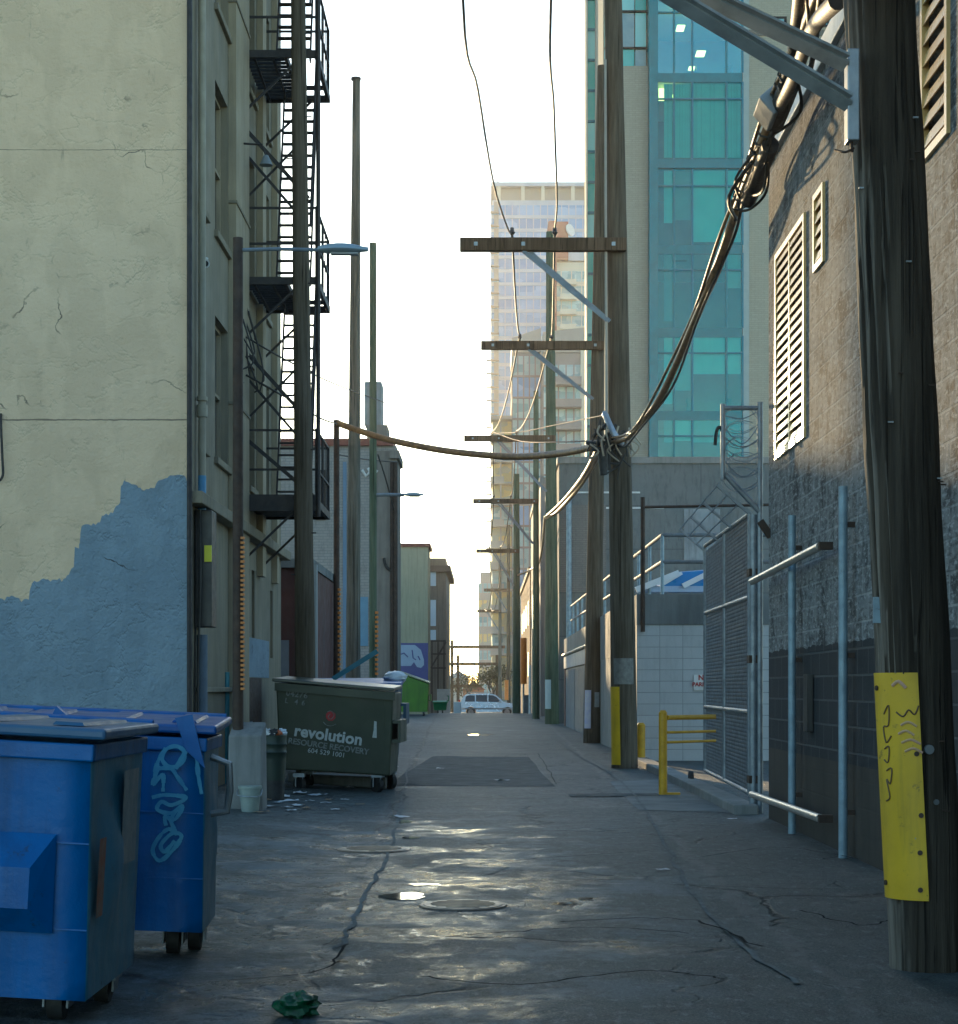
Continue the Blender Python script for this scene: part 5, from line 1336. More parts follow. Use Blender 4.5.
MB().hexa([(PX(543, Y5), Y5, PZ(352, Y5)), (PX(597, Y5), Y5, PZ(352, Y5)), (PX(597, Y5), Y5 + 16, PZ(352, Y5)), (PX(543, Y5), Y5 + 16, PZ(352, Y5))],
          [(PX(543, Y5), Y5, PZ(332, Y5)), (PX(597, Y5), Y5, PZ(326, Y5)), (PX(597, Y5), Y5 + 16, PZ(326, Y5)), (PX(543, Y5), Y5 + 16, PZ(332, Y5))]).build('roof', tan_slab, t5)
MB().box(PX(580.5, Y5), PX(586, Y5), Y5 - .4, Y5 - .03, -6, PZ(345, Y5)).build('pilaster', cream_slab, t5)
# tan far building
Y6 = 330.; t6 = thing('apartment_building', 'far tan apartment block at the end of the alley left of the glass towers', 'building', (PX(490, Y6), Y6, -11))
floors_tower(t6, PX(478.5, Y6), PX(505, Y6), Y6, 20, -10, PZ(572, Y6), 3.0, 1.3, tan_slab, [g_gold, g_cyan2], 6)

# ------------------------------------------------------------------ right side buildings farther down the alley
rt = thing('brick_building', 'narrow rendered building edge behind the greenish pole on the right', 'building', (2.7, 86, 0))
MB().box(PX(540.5, 86), 14, 86, 104, -.5, PZ(484, 86)).build('wall', M('pink grey render', (.30, .25, .22), (.25, .21, .19), .6, .85, 0, .2, 10, .02, streak=.4), rt)
MB().box(PX(540.5, 86) - .06, 14, 85.9, 104.1, PZ(484, 86) + .003, PZ(484, 86) + .3).build('coping', concrete, rt)
for k in range(3):
    MB().box(PX(540.5, 86) - .02, PX(540.5, 86) - .004, 88 + k * 5, 90 + k * 5, 4.5, 6.3).build('window', window_dark, rt)
rt = thing('brick_building', 'dark red brick building beyond the crest on the right, below the glass towers', 'building', (2.4, 106, 0))
xq = PX(530, 106)
MB().box(xq, 14, 106, 134, -1.5, PZ(572, 106)).build('wall', M_block('red brown brick', 'y', .3, .1, (.17, .085, .06), (.13, .07, .05), (.2, .17, .15), .012, .9, .3, .4, (.07, .05, .04)), rt)
MB().box(xq - .1, 14, 105.9, 134.1, PZ(572, 106) + .003, PZ(572, 106) + .3).build('cornice', M('brown cornice', (.12, .09, .07), (.1, .075, .06), 2, .8, 0, .1), rt)
for k in range(4):
    for z in (2.0, 5.0):
        MB().box(xq - .03, xq - .003, 108 + k * 6, 110 + k * 6, z, z + 1.4).build('window', window_dark, rt)
ub = thing('utility_box', 'grey steel utility cabinet standing at the foot of the crest pole', 'cabinet', (PX(527, 97), 97, 0))
MB().box(PX(523.5, 97), PX(531, 97), 97, 97.5, gz(2, 97) - .05, PZ(696, 97)).build('body', grey_paint, ub, bevel=.02)
MB().box(PX(523, 97), PX(531.5, 97), 96.96, 97.54, PZ(696, 97) + .002, PZ(696, 97) + .05).build('lid', grey_paint, ub)
tag(MB().tube([(PX(530, 92), 92, 0), (PX(530, 92), 92, PZ(665, 92))], .07, 8).build('pipe_post', white_paint, None, smooth=40), 'slim pale post against the wall just before the crest on the right', 'post')

# ------------------------------------------------------------------ left side buildings farther down
low_b = thing('garage', 'low red painted garage with a pale corner post behind the dark green dumpster', 'building', (-2.87, 31, 0))
zg = PZ(568, 31)
MB().box(-9, -2.87 - .05, 31.0, 36, -.1, zg).build('wall', M('oxide red boards', (.13, .055, .045), (.10, .048, .04), 2, .8, 0, .2, streak=.5, sc=(.10, .09, .08)), low_b)
MB().box(-9, -2.87 - .02, 30.9, 36.1, zg + .003, zg + .15).build('roof', concrete_dark, low_b)
MB().box(-2.87 - .14, -2.87 + .05, 30.8, 30.99, -.1, zg + .05).build('corner_post', M('pale corner board', (.36, .38, .38), (.3, .32, .32), 3, .7, 0, .1), low_b)
for k in range(4):
    MB().box(-3.9 - k * 1.1, -3.3 - k * 1.1, 30.95, 30.995, .0, 2.1).build('door', M('grey board door', (.24, .25, .27), (.19, .2, .22), 3, .7, 0, .1, streak=.4), low_b)
YB2 = 57.7
gb2 = thing('brick_building', 'pale grey brick building with a red roof edge behind the bare grey pole', 'building', (-2.87, YB2, 0))
zt2 = PZ(446, YB2); xr2 = PX(396.5, YB2)
gb_l = M_block('pale grey brick', 'x', .26, .09, (.37, .345, .315), (.30, .28, .255), (.24, .23, .23), .012, .9, .3, .5, (.15, .14, .14))
mbb = MB(); mbb.box(-16, xr2, YB2, YB2 + 2.6, -.2, zt2); mbb.build('wall', gb_l, gb2)
MB().box(PX(374, YB2), xr2 + .015, YB2 - .02, YB2 + 2.6, -.2, zt2 - .15).build('painted_bay', M('brown grey render', (.25, .22, .19), (.20, .175, .15), .9, .85, 0, .3, 6, .02, streak=.6, sc=(.10, .085, .07)), gb2)
MB().box(-16.1, xr2 - .1, YB2 - .12, YB2 + 2.6, zt2 + .003, zt2 + .22).build('roof_edge', M('rust red flashing', (.24, .08, .05), (.2, .07, .05), 3, .7, 0, .1), gb2)
MB().box(PX(390, YB2), xr2 + .09, YB2 - .18, YB2 + 2.6, zt2 - .40, zt2 - .16).build('cornice', MATS['brown grey render'], gb2)
ch_ = MB().box(PX(366, YB2), PX(386.5, YB2), YB2 + .4, YB2 + 1.9, zt2 + .225, PZ(423, YB2)).build('chimney', MATS['brown grey render'], gb2)
MB().box(PX(363.5, YB2), PX(380.5, YB2), YB2 + .5, YB2 + 1.8, PZ(423, YB2) + .003, PZ(379, YB2)).build('flue', grey_paint, ch_)
MB().box(PX(365, YB2), PX(388, YB2), YB2 + .3, YB2 + 2.0, PZ(425, YB2), PZ(421, YB2)).build('ledge', rust, ch_) if False else None
for (px0, px1, py0, py1, mname) in ((343, 346.5, 462, 690, 0), (357, 368, 597, 646, 1), (303, 312, 470, 520, 2), (316, 326, 470, 520, 2)):
    MB().box(PX(px0, YB2), PX(px1, YB2), YB2 - .035, YB2 - .003, PZ(py1, YB2), PZ(py0, YB2)).build(('blue_stripe', 'window', 'window')[mname], (M('blue wall stripe', (.17, .25, .36), (.15, .22, .31), 3, .7, 0, .1), M('sky blue shutter', (.16, .29, .40), (.14, .25, .35), 3, .5, 0, .1), window_dark)[mname], gb2)
MB().tube([(PX(392, YB2), YB2 - .08, .0), (PX(392, YB2), YB2 - .08, zt2 - .5)], .05, 8).build('downpipe', rust, gb2, smooth=40)
MB().tube([(PX(395.5, YB2), YB2 - .08, .0), (PX(395.5, YB2), YB2 - .08, zt2 - .5)], .07, 8).build('downpipe', rust, gb2, smooth=40)
MB().tube(spline([P(384, 558, YB2 - .08), P(386, 566, YB2 - .08), P(392, 572, YB2 - .08), P(395, 580, YB2 - .08)]), .04, 6).build('wall_cable', cable_black, gb2, smooth=40)
grf = MB()
for pts_ in ([(362, 470), (366, 476), (370, 472), (368, 468)], [(371, 470), (374, 476), (377, 470)]):
    grf.tube([P(a, b, YB2 - .03) for a, b in pts_], .05, 5)
grf.build('spray_mark', white_paint, gb2)
YB3 = 91.5
b3 = thing('corner_shop', 'cream rendered building with a purple and white mural at street level', 'building', (-2.87, YB3, 0))
zt3 = PZ(547, YB3); xr3 = PX(428, YB3)
MB().box(-14, xr3, YB3, YB3 + 3.5, -1, zt3).build('wall', M('pale yellow render', (.46, .43, .29), (.39, .365, .25), .8, .85, 0, .3, 5, .02, streak=.45, sc=(.2, .18, .12)), b3)
MB().box(-14, xr3 + .12, YB3 - .12, YB3 + 3.5, zt3 + .003, zt3 + .18).build('roof_edge', MATS['rust red flashing'], b3)
MB().box(-14, xr3 + .004, YB3 - .03, YB3 - .003, .2, PZ(643, YB3)).build('mural', M('violet mural paint', (.13, .12, .30), (.11, .11, .26), .9, .7, 0, .05), b3)
shape = [(395, 645), (415, 645), (421, 650), (424, 660), (424, 665), (421, 668), (417, 667), (414, 662), (411, 666), (400, 666), (395, 666)]
mm = MB(); mm.prism([(PX(a, YB3), PZ(b, YB3)) for a, b in shape], 'y', YB3 - .05, YB3 - .031); mm.build('mural_shape', M('pale mural paint', (.42, .50, .62), (.38, .46, .58), 1.5, .7, 0, .05), b3)
dk = MB()
for pts_ in ([(399, 655), (404, 653), (408, 657)], [(412, 650), (413, 658), (416, 660)], [(418, 656), (420, 660)]):
    dk.tube([P(a, b, YB3 - .055) for a, b in pts_], .03, 5)
dk.build('mural_line', MATS['violet mural paint'], b3)
# stepped bay beyond
YB4 = 119.
b4 = thing('brick_building', 'tall brown building with white window panels beyond the mural building', 'building', (-2.6, YB4, -.5))
x4 = PX(446, YB4); zt4 = PZ(558, YB4)
MB().box(-12, x4, YB4, YB4 + 14, -1.5, zt4).build('wall', M('warm brown render', (.22, .175, .13), (.18, .14, .11), .8, .85, 0, .2, 5, .02, streak=.5), b4)
MB().box(-12, x4 + .3, YB4 - .3, YB4 + 14.3, zt4 - .9, zt4 - .5).build('cornice', MATS['brown cornice'], b4)
for py0, py1 in ((566, 586), (600, 626), (630, 640)):
    MB().box(PX(430.5, YB4), PX(436, YB4), YB4 - .06, YB4 - .004, PZ(py1, YB4), PZ(py0, YB4)).build('window', M('white window panel', (.48, .55, .62), (.4, .48, .56), .6, .4, 0, 0), b4)
stf = thing('stair_frame', 'dark open steel stair frame at the corner of the brown building', 'stair', (PX(440, 118), 118, -.5))
sf = MB()
for px in (432, 438, 444): sf.bar((PX(px, 118), 118, gz(-3, 118) - .05), (PX(px, 118), 118, PZ(640, 118)), .09, .09)
for py in (641, 654, 668): sf.bar((PX(431, 118), 118, PZ(py, 118)), (PX(446, 118), 118, PZ(py, 118)), .10, .10)
sf.bar((PX(431, 118), 118, PZ(668, 118)), (PX(446, 118), 118, PZ(642, 118)), .10, .10)
sf.build('frame', rust, stf)
# overhead frame beyond the cross street
Yf = 176.
gn = thing('timber_gantry', 'dark open timber frame of posts and beams beyond the parked car', 'frame', (PX(455, Yf), Yf, gz(-2, Yf)))
for px in (452, 458, 497): MB().bar((PX(px, Yf), Yf, gz(0, Yf) - .3), (PX(px, Yf), Yf, PZ(640 if px == 452 else 655, Yf)), .28, .28).build('post', timber, gn)
for py, xa_, xb_ in ((647, 428, 505), (664, 420, 500), (686, 448, 482)): MB().box(PX(xa_, Yf), PX(xb_, Yf), Yf - .32, Yf - .15, PZ(py, Yf) - .14, PZ(py, Yf) + .14).build('beam', timber, gn)
# far low houses below the horizon
for i, (pxa, pxb, pyt, Yh, c, lab) in enumerate(((449, 468, 670, 290, (.52, .50, .46), 'small pale far house roof seen under the timber frame'), (463, 484, 682, 270, (.40, .17, .09), 'low rust coloured far shed seen above the parked car'))):
    hs = thing('far_house', lab, 'house', (PX(pxa, Yh), Yh, gz(0, Yh)))
    MB().box(PX(pxa, Yh), PX(pxb, Yh), Yh, Yh + 8, gz(0, Yh) - .5, PZ(pyt + 8, Yh)).build('wall', M('far wall %d' % i if False else ('far pale wall', 'far rust wall')[i], c, None, .8, .8, 0, 0), hs)
    xm = (PX(pxa, Yh) + PX(pxb, Yh)) / 2
    MB().prism([(PX(pxa, Yh) - .3, PZ(pyt + 8, Yh)), (PX(pxb, Yh) + .3, PZ(pyt + 8, Yh)), (xm, PZ(pyt, Yh))], 'y', Yh - .3, Yh + 8.3).build('roof', (pale_slab, MATS['rust red flashing'])[i], hs)

# bare tree by the far poles
def bare_tree(base, h, label, spread, seed, leaf):
    rnd = random.Random(seed); t = thing('bare_tree', label, 'tree', base)
    tr = MB(); tips = []
    def branch(p, d, ln, r, lev):
        q = p + d * ln * .5 + Vector((rnd.uniform(-1, 1), rnd.uniform(-1, 1), 0)) * ln * .08; e = p + d * ln
        tr.tube([p, q, e], [r, r * .8, r * .6], 5, False)
        if lev == 0: tips.append(e); return
        for k in range(3):
            nd = (d + Vector((rnd.uniform(-1, 1) * spread, rnd.uniform(-1, 1) * spread, rnd.uniform(-.1, .6)))).normalized(); branch(q.lerp(e, rnd.random()), nd, ln * rnd.uniform(.55, .8), r * .55, lev - 1)
    branch(Vector(base), Vector((0, 0, 1)), h * .4, .16, 4)
    tr.build('trunk', M('tree bark', (.09, .065, .045), (.06, .045, .035), 6, .9, 0, .2), t)
    lf = MB()
    for e in tips:
        for k in range(16):
            p = e + Vector((rnd.gauss(0, .35), rnd.gauss(0, .35), rnd.gauss(0, .35))); a = Vector((rnd.uniform(-1, 1), rnd.uniform(-1, 1), rnd.uniform(-1, 1))).normalized() * .11; b = a.cross(Vector((rnd.uniform(-1, 1), rnd.uniform(-1, 1), 1))).normalized() * .08
            lf.add([p - a, p + b, p + a, p - b], [(0, 1, 2, 3)])
    lf.build('foliage', leaf, t, normals=False)
leafm = M('dry brown leaves', (.11, .085, .035), (.07, .065, .03), 3, .8, 0, 0)
bare_tree((PX(494, 175), 175, gz(1, 175)), 5.0, 'sparse brown tree beyond the parked car at the right of the gap', .9, 4, leafm)
bare_tree((PX(468, 215), 215, gz(0, 215)), 5.0, 'small sparse far tree seen through the timber frame', .9, 9, leafm)

# ------------------------------------------------------------------ dumpsters
def caster(mb, x, y, z, r, w=.05, axis=(1, 0, 0)):
    mb.disc((x, y, z), axis, r, w, 18)
def bin_blue(label, corner, W_, D_, zb, zt, flare, roll, group, pocket=None, lidmat=lid_blue, rise=.06, facemat=blue_bin, sidemat=blue_dirty, yaw=0):
    """local frame: origin at the near right bottom corner on the ground, x to the left is negative, y away from the camera"""
    t = thing('dumpster', label, 'dumpster', (corner[0], corner[1], gz(corner[0], corner[1])), group=group, rot=(0, roll, yaw))
    mb = MB(); f = flare
    bot = [(-W_, .03, zb), (0, .03, zb), (0, D_ - .03, zb), (-W_, D_ - .03, zb)]
    top = [(-W_ - f, -.02, zt), (f, -.02, zt), (f, D_ + .02, zt), (-W_ - f, D_ + .02, zt)]
    nz = 10; nx = 14
    # subdivided shell so it can be dented
    def lerp3(a, b, q): return tuple(a[i] + (b[i] - a[i]) * q for i in range(3))
    def panel(b0, b1, t0, t1, mi, nrm):
        mb.cur = mi
        for i in range(nx):
            for j in range(nz):
                def pt(u, v):
                    p = Vector(lerp3(lerp3(b0, b1, u), lerp3(t0, t1, u), v))
                    e = math.sin(PI * u) * math.sin(PI * v)
                    return p + Vector(nrm) * .055 * e * mnoise.noise(p * 3.0 + Vector((corner[1], 0, 0)))
                mb.add([pt(i / nx, j / nz), pt((i + 1) / nx, j / nz), pt((i + 1) / nx, (j + 1) / nz), pt(i / nx, (j + 1) / nz)], [(0, 1, 2, 3)])
    panel(bot[0], bot[1], top[0], top[1], 0, (0, -1, 0)); panel(bot[1], bot[2], top[1], top[2], 1, (1, 0, 0))
    panel(bot[2], bot[3], top[2], top[3], 0, (0, 1, 0)); panel(bot[3], bot[0], top[3], top[0], 0, (-1, 0, 0))
    mb.cur = 0; mb.add(bot, [(0, 3, 2, 1)])
    body = mb.build('body', [facemat, sidemat], t, local=True, smooth=35)
    # merge seams
    bm = bmesh.new(); bm.from_mesh(body.data); bmesh.ops.remove_doubles(bm, verts=bm.verts, dist=.0005); bmesh.ops.recalc_face_normals(bm, faces=bm.faces); bm.to_mesh(body.data); bm.free()
    lp = MB()                                        # rolled lip round the top
    lp.box(-W_ - f - .03, f + .016, -.045, -.021, zt - .055, zt + .01); lp.box(f + .001, f + .016, -.02, D_ + .02, zt - .055, zt + .01)
    lp.box(-W_ - f - .03, f + .016, D_ + .021, D_ + .05, zt - .055, zt + .01)
    lp.build('lip', facemat, body, local=True, bevel=.012)
    rb = MB()                                        # weld seams
    for q in (.62, .28):
        z = zb + (zt - zb) * q; yy = .03 - .05 * q
        rb.box(-W_, f * q, yy - .004, yy + .004, z - .003, z + .003)
    rb.build('weld_seam', facemat, body, local=True)
    for s in (0, 1):
        x0 = -W_ / 2 - .01 - (W_ / 2) * s; x1 = x0 + W_ / 2 + .01
        if s == 0: x1 = f + .06; x0 = -W_ / 2 + .01
        else: x0 = -W_ - f - .08; x1 = -W_ / 2 - .01
        ld = MB(); za, zc = zt + .028, zt + .028 + rise
        ld.hexa([(x0, -.06, za), (x1, -.06, za), (x1, D_ + .05, zc), (x0, D_ + .05, zc)], [(x0, -.06, za + .042), (x1, -.06, za + .042), (x1, D_ + .05, zc + .042), (x0, D_ + .05, zc + .042)])
        l_ = ld.build('lid', [lidmat], t, local=True, bevel=.012)
        rbs = MB()
        for k in range(3):
            xx = x0 + (x1 - x0) * (k + .5) / 3
            rbs.hexa([(xx - .06, .05, za + .045 + rise * .1), (xx + .06, .05, za + .045 + rise * .1), (xx + .06, D_ - .1, zc + .040 - rise * .1), (xx - .06, D_ - .1, zc + .040 - rise * .1)],
                     [(xx - .05, .06, za + .058 + rise * .1), (xx + .05, .06, za + .058 + rise * .1), (xx + .05, D_ - .11, zc + .054 - rise * .1), (xx - .05, D_ - .11, zc + .054 - rise * .1)])
        rbs.build('lid_rib', lidmat, l_, local=True)
    MB().tube([(-W_ - .1, D_ + .07, zt + .06 + rise), (f + .03, D_ + .07, zt + .06 + rise)], .025, 8).build('hinge_bar', facemat, t, local=True, smooth=40)
    for i, (x, y) in enumerate(((-.16, .30), (-.07, D_ - .28), (-W_ + .22, .18), (-W_ + .22, D_ - .2))):
        fk = MB(); fk.box(x - .05, x - .042, y - .05, y + .05, .05, zb); fk.box(x + .042, x + .05, y - .05, y + .05, .05, zb); fk.box(x - .06, x + .06, y - .07, y + .07, zb - .02, zb - .002)
        c = fk.build('caster', steel_dull, t, local=True)
        MB().disc((x, y, .075), (1, 0, 0), .075, .06, 18).build('wheel', black, c, local=True, smooth=40)
    if pocket:
        pc = MB(); xa, xb, za, zb2, pr_ = pocket
        outer = [(xa, -pr_, za + .10), (xb - .07, -pr_, za + .10), (xb - .07, -pr_, zb2 - .12), (xa, -pr_, zb2 - .12)]
        inner = [(xa, .0, za), (xb, .0, za), (xb, -.02, zb2), (xa, -.02, zb2)]
        pc.add(outer + inner, [(0, 1, 2, 3), (0, 4, 5, 1), (1, 5, 6, 2), (2, 6, 7, 3), (3, 7, 4, 0)])
        pc.build('fork_pocket', facemat, t, local=True)
    return t, body
bins = 'blue dumpsters in the left foreground'
tA, bodyA = bin_blue('nearest blue dumpster with a dull blue-grey lid and a worn, peeling end', (-1.50, 6.86), 1.9, 1.00, .12, 1.07, -.02, R(3.2), bins, pocket=(-1.6, -.13, .37, .74, .11), lidmat=lid_grey, rise=.0)
lb = MB()                                            # torn labels on the end of the nearest bin
MB().add([(.008, .10, .42), (.008, .22, .42), (.008, .22, .72), (.008, .10, .72)], [(0, 1, 2, 3)]).build('sticker', M('orange torn sticker', (.30, .10, .05), (.20, .16, .12), 12, .7, 0, .2, spots=.9, spc=(.05, .09, .14)), bodyA, local=True)
MB().add([(.014, .50, .58), (.014, .80, .58), (.010, .80, .96), (.010, .50, .96)], [(0, 1, 2, 3)]).build('sticker', M('scraped grey sticker', (.27, .28, .27), (.17, .21, .22), 9, .7, 0, .2, spots=.9, spc=(.05, .09, .14)), bodyA, local=True)
tB, bodyB = bin_blue('second blue dumpster with cyan graffiti behind the nearest one', (-1.345, 8.70), 1.9, .72, .14, 1.05, -.025, R(2.5), bins, rise=.03, yaw=R(3))
def gpt(px, py): return ((px - 200) * 8.68 / FPX - .0, CH - (py - 688) * 8.68 / FPX - gz(-1.345, 8.7))
def yb_at(z): return .03 - .05 * (z - .14) / .91
for gi, strokes in enumerate(([[(148, 786), (150, 766), (157, 752), (168, 747), (177, 753), (174, 764), (163, 768), (155, 761), (158, 750)], [(149, 771), (163, 769), (171, 778), (180, 790)], [(152, 768), (147, 786), (156, 776), (157, 792)], [(169, 769), (173, 760), (178, 752)]],
             [[(189, 757), (191, 774), (195, 793)]],
             [[(147, 799), (160, 796), (180, 798), (166, 806), (156, 803), (152, 811), (166, 814), (177, 806), (170, 820), (160, 818), (161, 826)], [(170, 812), (166, 822), (172, 834), (164, 830), (155, 838), (149, 852), (156, 862), (168, 852), (177, 837), (168, 834), (157, 846), (161, 853), (170, 842)]])):
    gf = MB(); nn = 0
    for pts_ in strokes:
        p2 = [gpt(a, b) for a, b in pts_]; p2 = [(p.x, p.y) for p in spline([Vector((q[0], q[1], 0)) for q in p2], 6)]
        for i in range(len(p2) - 1):
            a, b = Vector(p2[i]), Vector(p2[i + 1]); d = (b - a)
            if d.length < 1e-5: continue
            wv_ = .009 + .005 * mnoise.noise(Vector((i * .35, gi * 3, len(pts_))))
            d.normalize(); q = Vector((-d.y, d.x)) * wv_; e = d * .004; nn += 2e-5
            gf.add([(c.x, yb_at(c.y) - .042 - nn, c.y) for c in (a - e - q, b + e - q, b + e + q, a - e + q)], [(0, 1, 2, 3)])
    gf.build('graffiti', graffiti, bodyB, local=True)
hb_ = MB(); hb_.tube([(-.02, .30, .96), (.07, .30, .93), (.08, .30, .80), (.07, .30, .70), (-.02, .30, .68)], .018, 8)
hb_.build('handle', steel, bodyB, local=True, smooth=40)
sl = MB(); sl.hexa([(-.10, -.07, 1.0), (-.01, -.07, .92), (-.01, -.05, .92), (-.10, -.05, 1.0)], [(-.16, -.07, 1.15), (-.08, -.07, 1.17), (-.08, -.05, 1.17), (-.16, -.05, 1.15)]); sl.build('lid_strap', blue_bin, bodyB, local=True)
sl2 = MB()
for x in (-1.05, -.75): sl2.prism([(x, 1.13), (x + .08, 1.13), (x + .02, 1.18)], 'y', .05, .12)
sl2.build('lid_stop', blue_bin, bodyB, local=True)

# green dumpster
Yd = 22.9
def bin_green(corner_l, corner_r, zb, ztl, ztr, label):
    a = Vector((corner_l[0], corner_l[1], 0)); b = Vector((corner_r[0], corner_r[1], 0)); u = (b - a).normalized(); n = Vector((u.y, -u.x, 0)); Wd = (b - a).length; Dp = 1.1
    t = thing('dumpster', label, 'dumpster', a, rot=(0, 0, math.atan2(u.y, u.x)))
    mb = MB()
    lean_ = .05
    mb.hexa([(.02, 0, zb + .08), (Wd - .05, 0, zb), (Wd - .05, Dp, zb), (.02, Dp, zb + .08)], [(-.02, -lean_, ztl), (Wd, -lean_, ztr), (Wd, Dp + .05, ztr), (-.02, Dp + .05, ztl)])
    bd = mb.build('body', green_bin, t, local=True, bevel=.02)
    ld = MB(); ld.hexa([(-.06, -.10, ztl + .012), (Wd + .01, -.10, ztr + .012), (Wd + .01, Dp + .1, ztr + .05), (-.06, Dp + .1, ztl + .05)], [(-.06, -.10, ztl + .055), (Wd + .01, -.10, ztr + .055), (Wd + .01, Dp + .1, ztr + .09), (-.06, Dp + .1, ztl + .09)])
    ld.build('lid', M('dark lid with worn edge', (.07, .075, .06), (.05, .055, .045), 4, .35, 0, .1), t, local=True, bevel=.012)
    lp = MB(); lp.hexa([(-.03, -.085, ztl - .10), (Wd + .02, -.085, ztr - .10), (Wd + .02, -.052, ztr - .10), (-.03, -.052, ztl - .10)], [(-.03, -.085, ztl), (Wd + .02, -.085, ztr), (Wd + .02, -.052, ztr), (-.03, -.052, ztl)]); lp.build('lip', green_bin, bd, local=True)
    rib = MB()
    for x in (Wd * .86,): rib.hexa([(x, -.012, zb + .1), (x + .09, -.012, zb + .1), (x + .09, .02, zb + .1), (x, .02, zb + .1)], [(x, -.055, ztr - .1), (x + .09, -.055, ztr - .1), (x + .09, 0, ztr - .1), (x, 0, ztr - .1)])
    rib.build('rib', green_bin, bd, local=True)
    pk_ = MB(); pk_.box(Wd - .03, Wd + .08, .02, Dp - .1, .62, .66); pk_.box(Wd - .03, Wd + .08, .02, Dp - .1, .86, .90); pk_.box(Wd + .05, Wd + .08, .02, Dp - .1, .661, .859); pk_.build('fork_pocket', green_bin, t, local=True)
    for x, y in ((Wd - .22, .12), (Wd - .12, Dp - .2), (.25, .15), (.25, Dp - .2)):
        fk = MB(); fk.box(x - .05, x - .04, y - .06, y + .06, .07, zb + .02); fk.box(x + .04, x + .05, y - .06, y + .06, .07, zb + .02); fk.box(x - .07, x + .07, y - .09, y + .09, zb - .02, zb + .03); c = fk.build('caster', steel_dull, t, local=True)
        MB().disc((x, y, .10), (.75, .65, 0), .10, .06, 20).build('wheel', black, c, local=True, smooth=40)
    return t, bd, Wd
ztl = PZ(682.5, 22.9); ztr = PZ(692.5, 22.8)
tG, bodyG, Wd = bin_green((PX(278, 22.95), 22.95), (PX(394, 22.9), 22.9), .21, ztl, ztr, 'dark green dumpster with white lettering and a red rose emblem on its side')
fx = lambda px: (px - 278) / (397 - 278) * Wd
def fz(px, py): return PZ(py, 22.9)
def fy(z): return -.05 * (z - .2) / 1.15 - .006
slope = -math.atan2(fz(362, 741) - fz(297, 732), fx(362) - fx(297))
def gtext(s_, px, py, size, mt, offset=.0, space=1.):
    z = fz(px, py); text('lettering', s_, size, mt, bodyG, (fx(px), fy(z) - .004, z), (R(90 - 2.5), slope, 0), .001, offset, 'CENTER', space)
gtext('revolution', 330, 735.5, .20, print_white, .006, 1.02)
gtext('RESOURCE RECOVERY', 330, 746.5, .100, print_faint, .003)
gtext('604 529 1001', 328, 753, .085, print_white, .000)
gtext('04276', 298, 694.5, .10, print_faint, .002, 1.1)
gtext('L  4 6', 296, 702, .09, print_faint, .001, 1.2)
em = MB()                                                    # emblem: red rose in a cupped hand
def gp3(px, py, k=.004):
    z = fz(px, py); return Vector((fx(px), fy(z) - k, z))
oct_ = [gp3(332.5 + 5.2 * math.cos(a * PI / 4 + .39), 716 + 5.2 * math.sin(a * PI / 4 + .39), .003) for a in range(8)]
em.add(oct_, [list(range(8))]); em.build('emblem', print_red, bodyG, local=True)
e2 = MB()
for pts_ in ([(325, 722), (328, 725), (333, 726), (338, 724)], [(329, 712), (333, 711), (336, 715), (333, 719), (330, 717), (332, 714)]):
    e2.tube(spline([gp3(a, b, .006) for a, b in pts_], 4), .005, 5)
e2.build('emblem_line', print_faint, bodyG, local=True)
ds_ = MB(); ds_.add([gp3(377, 721), gp3(379.5, 721.5), gp3(379.5, 738), gp3(375, 737.5), gp3(376.5, 730)], [(0, 1, 2, 3, 4)]); ds_.build('sticker', print_white, bodyG, local=True)

# blue dumpster behind the green one, bag on it, raised lid bar
def simple_bin(label, x0, x1, y0, y1, zb, zt, mat, lidm, group=None, rise=.1, slx=0.):
    t = thing('dumpster', label, 'dumpster', ((x0 + x1) / 2, y0, gz((x0 + x1) / 2, y0)), group=group)
    g0 = gz((x0 + x1) / 2, y0)
    mb = MB(); mb.hexa([(x0 + .06, y0 + .04, zb), (x1 - .06, y0 + .04, zb), (x1 - .06, y1 - .04, zb), (x0 + .06, y1 - .04, zb)], [(x0, y0, zt + slx), (x1, y0, zt), (x1, y1, zt + rise), (x0, y1, zt + slx + rise)])
    mb.build('body', mat, t, bevel=.02)
    MB().hexa([(x0 - .03, y0 - .06, zt + .02 + slx), (x1 + .04, y0 - .06, zt + .02), (x1 + .04, y1 + .05, zt + .02 + rise), (x0 - .03, y1 + .05, zt + .02 + rise + slx)],
              [(x0 - .03, y0 - .06, zt + .07 + slx), (x1 + .04, y0 - .06, zt + .07), (x1 + .04, y1 + .05, zt + .07 + rise), (x0 - .03, y1 + .05, zt + .07 + rise + slx)]).build('lid', lidm, t, bevel=.012)
    pkt = MB(); pkt.box(x1 - .02, x1 + .1, y0 + .2, y1 - .1, zb + .5, zb + .54); pkt.box(x1 - .02, x1 + .1, y0 + .2, y1 - .1, zb + .76, zb + .8); pkt.box(x1 + .06, x1 + .1, y0 + .2, y1 - .1, zb + .541, zb + .759); pkt.build('fork_pocket', mat, t)
    for x in (x0 + .25, x1 - .25):
        for y in (y0 + .2, y1 - .2):
            c = MB().box(x - .05, x + .05, y - .05, y + .05, g0 + .10, zb - .002).build('caster', steel_dull, t)
            MB().disc((x, y, g0 + .09), (1, 0, 0), .09, .06, 16).build('wheel', black, c, smooth=40)
    return t
simple_bin('blue dumpster half hidden behind the dark green dumpster', PX(300, 27), PX(401, 27), 26.2, 27.6, .28, 1.30, M('faded blue bin', (.035, .09, .15), (.04, .07, .10), 2, .5, 0, .15, streak=.5), lid_blue, rise=.08)
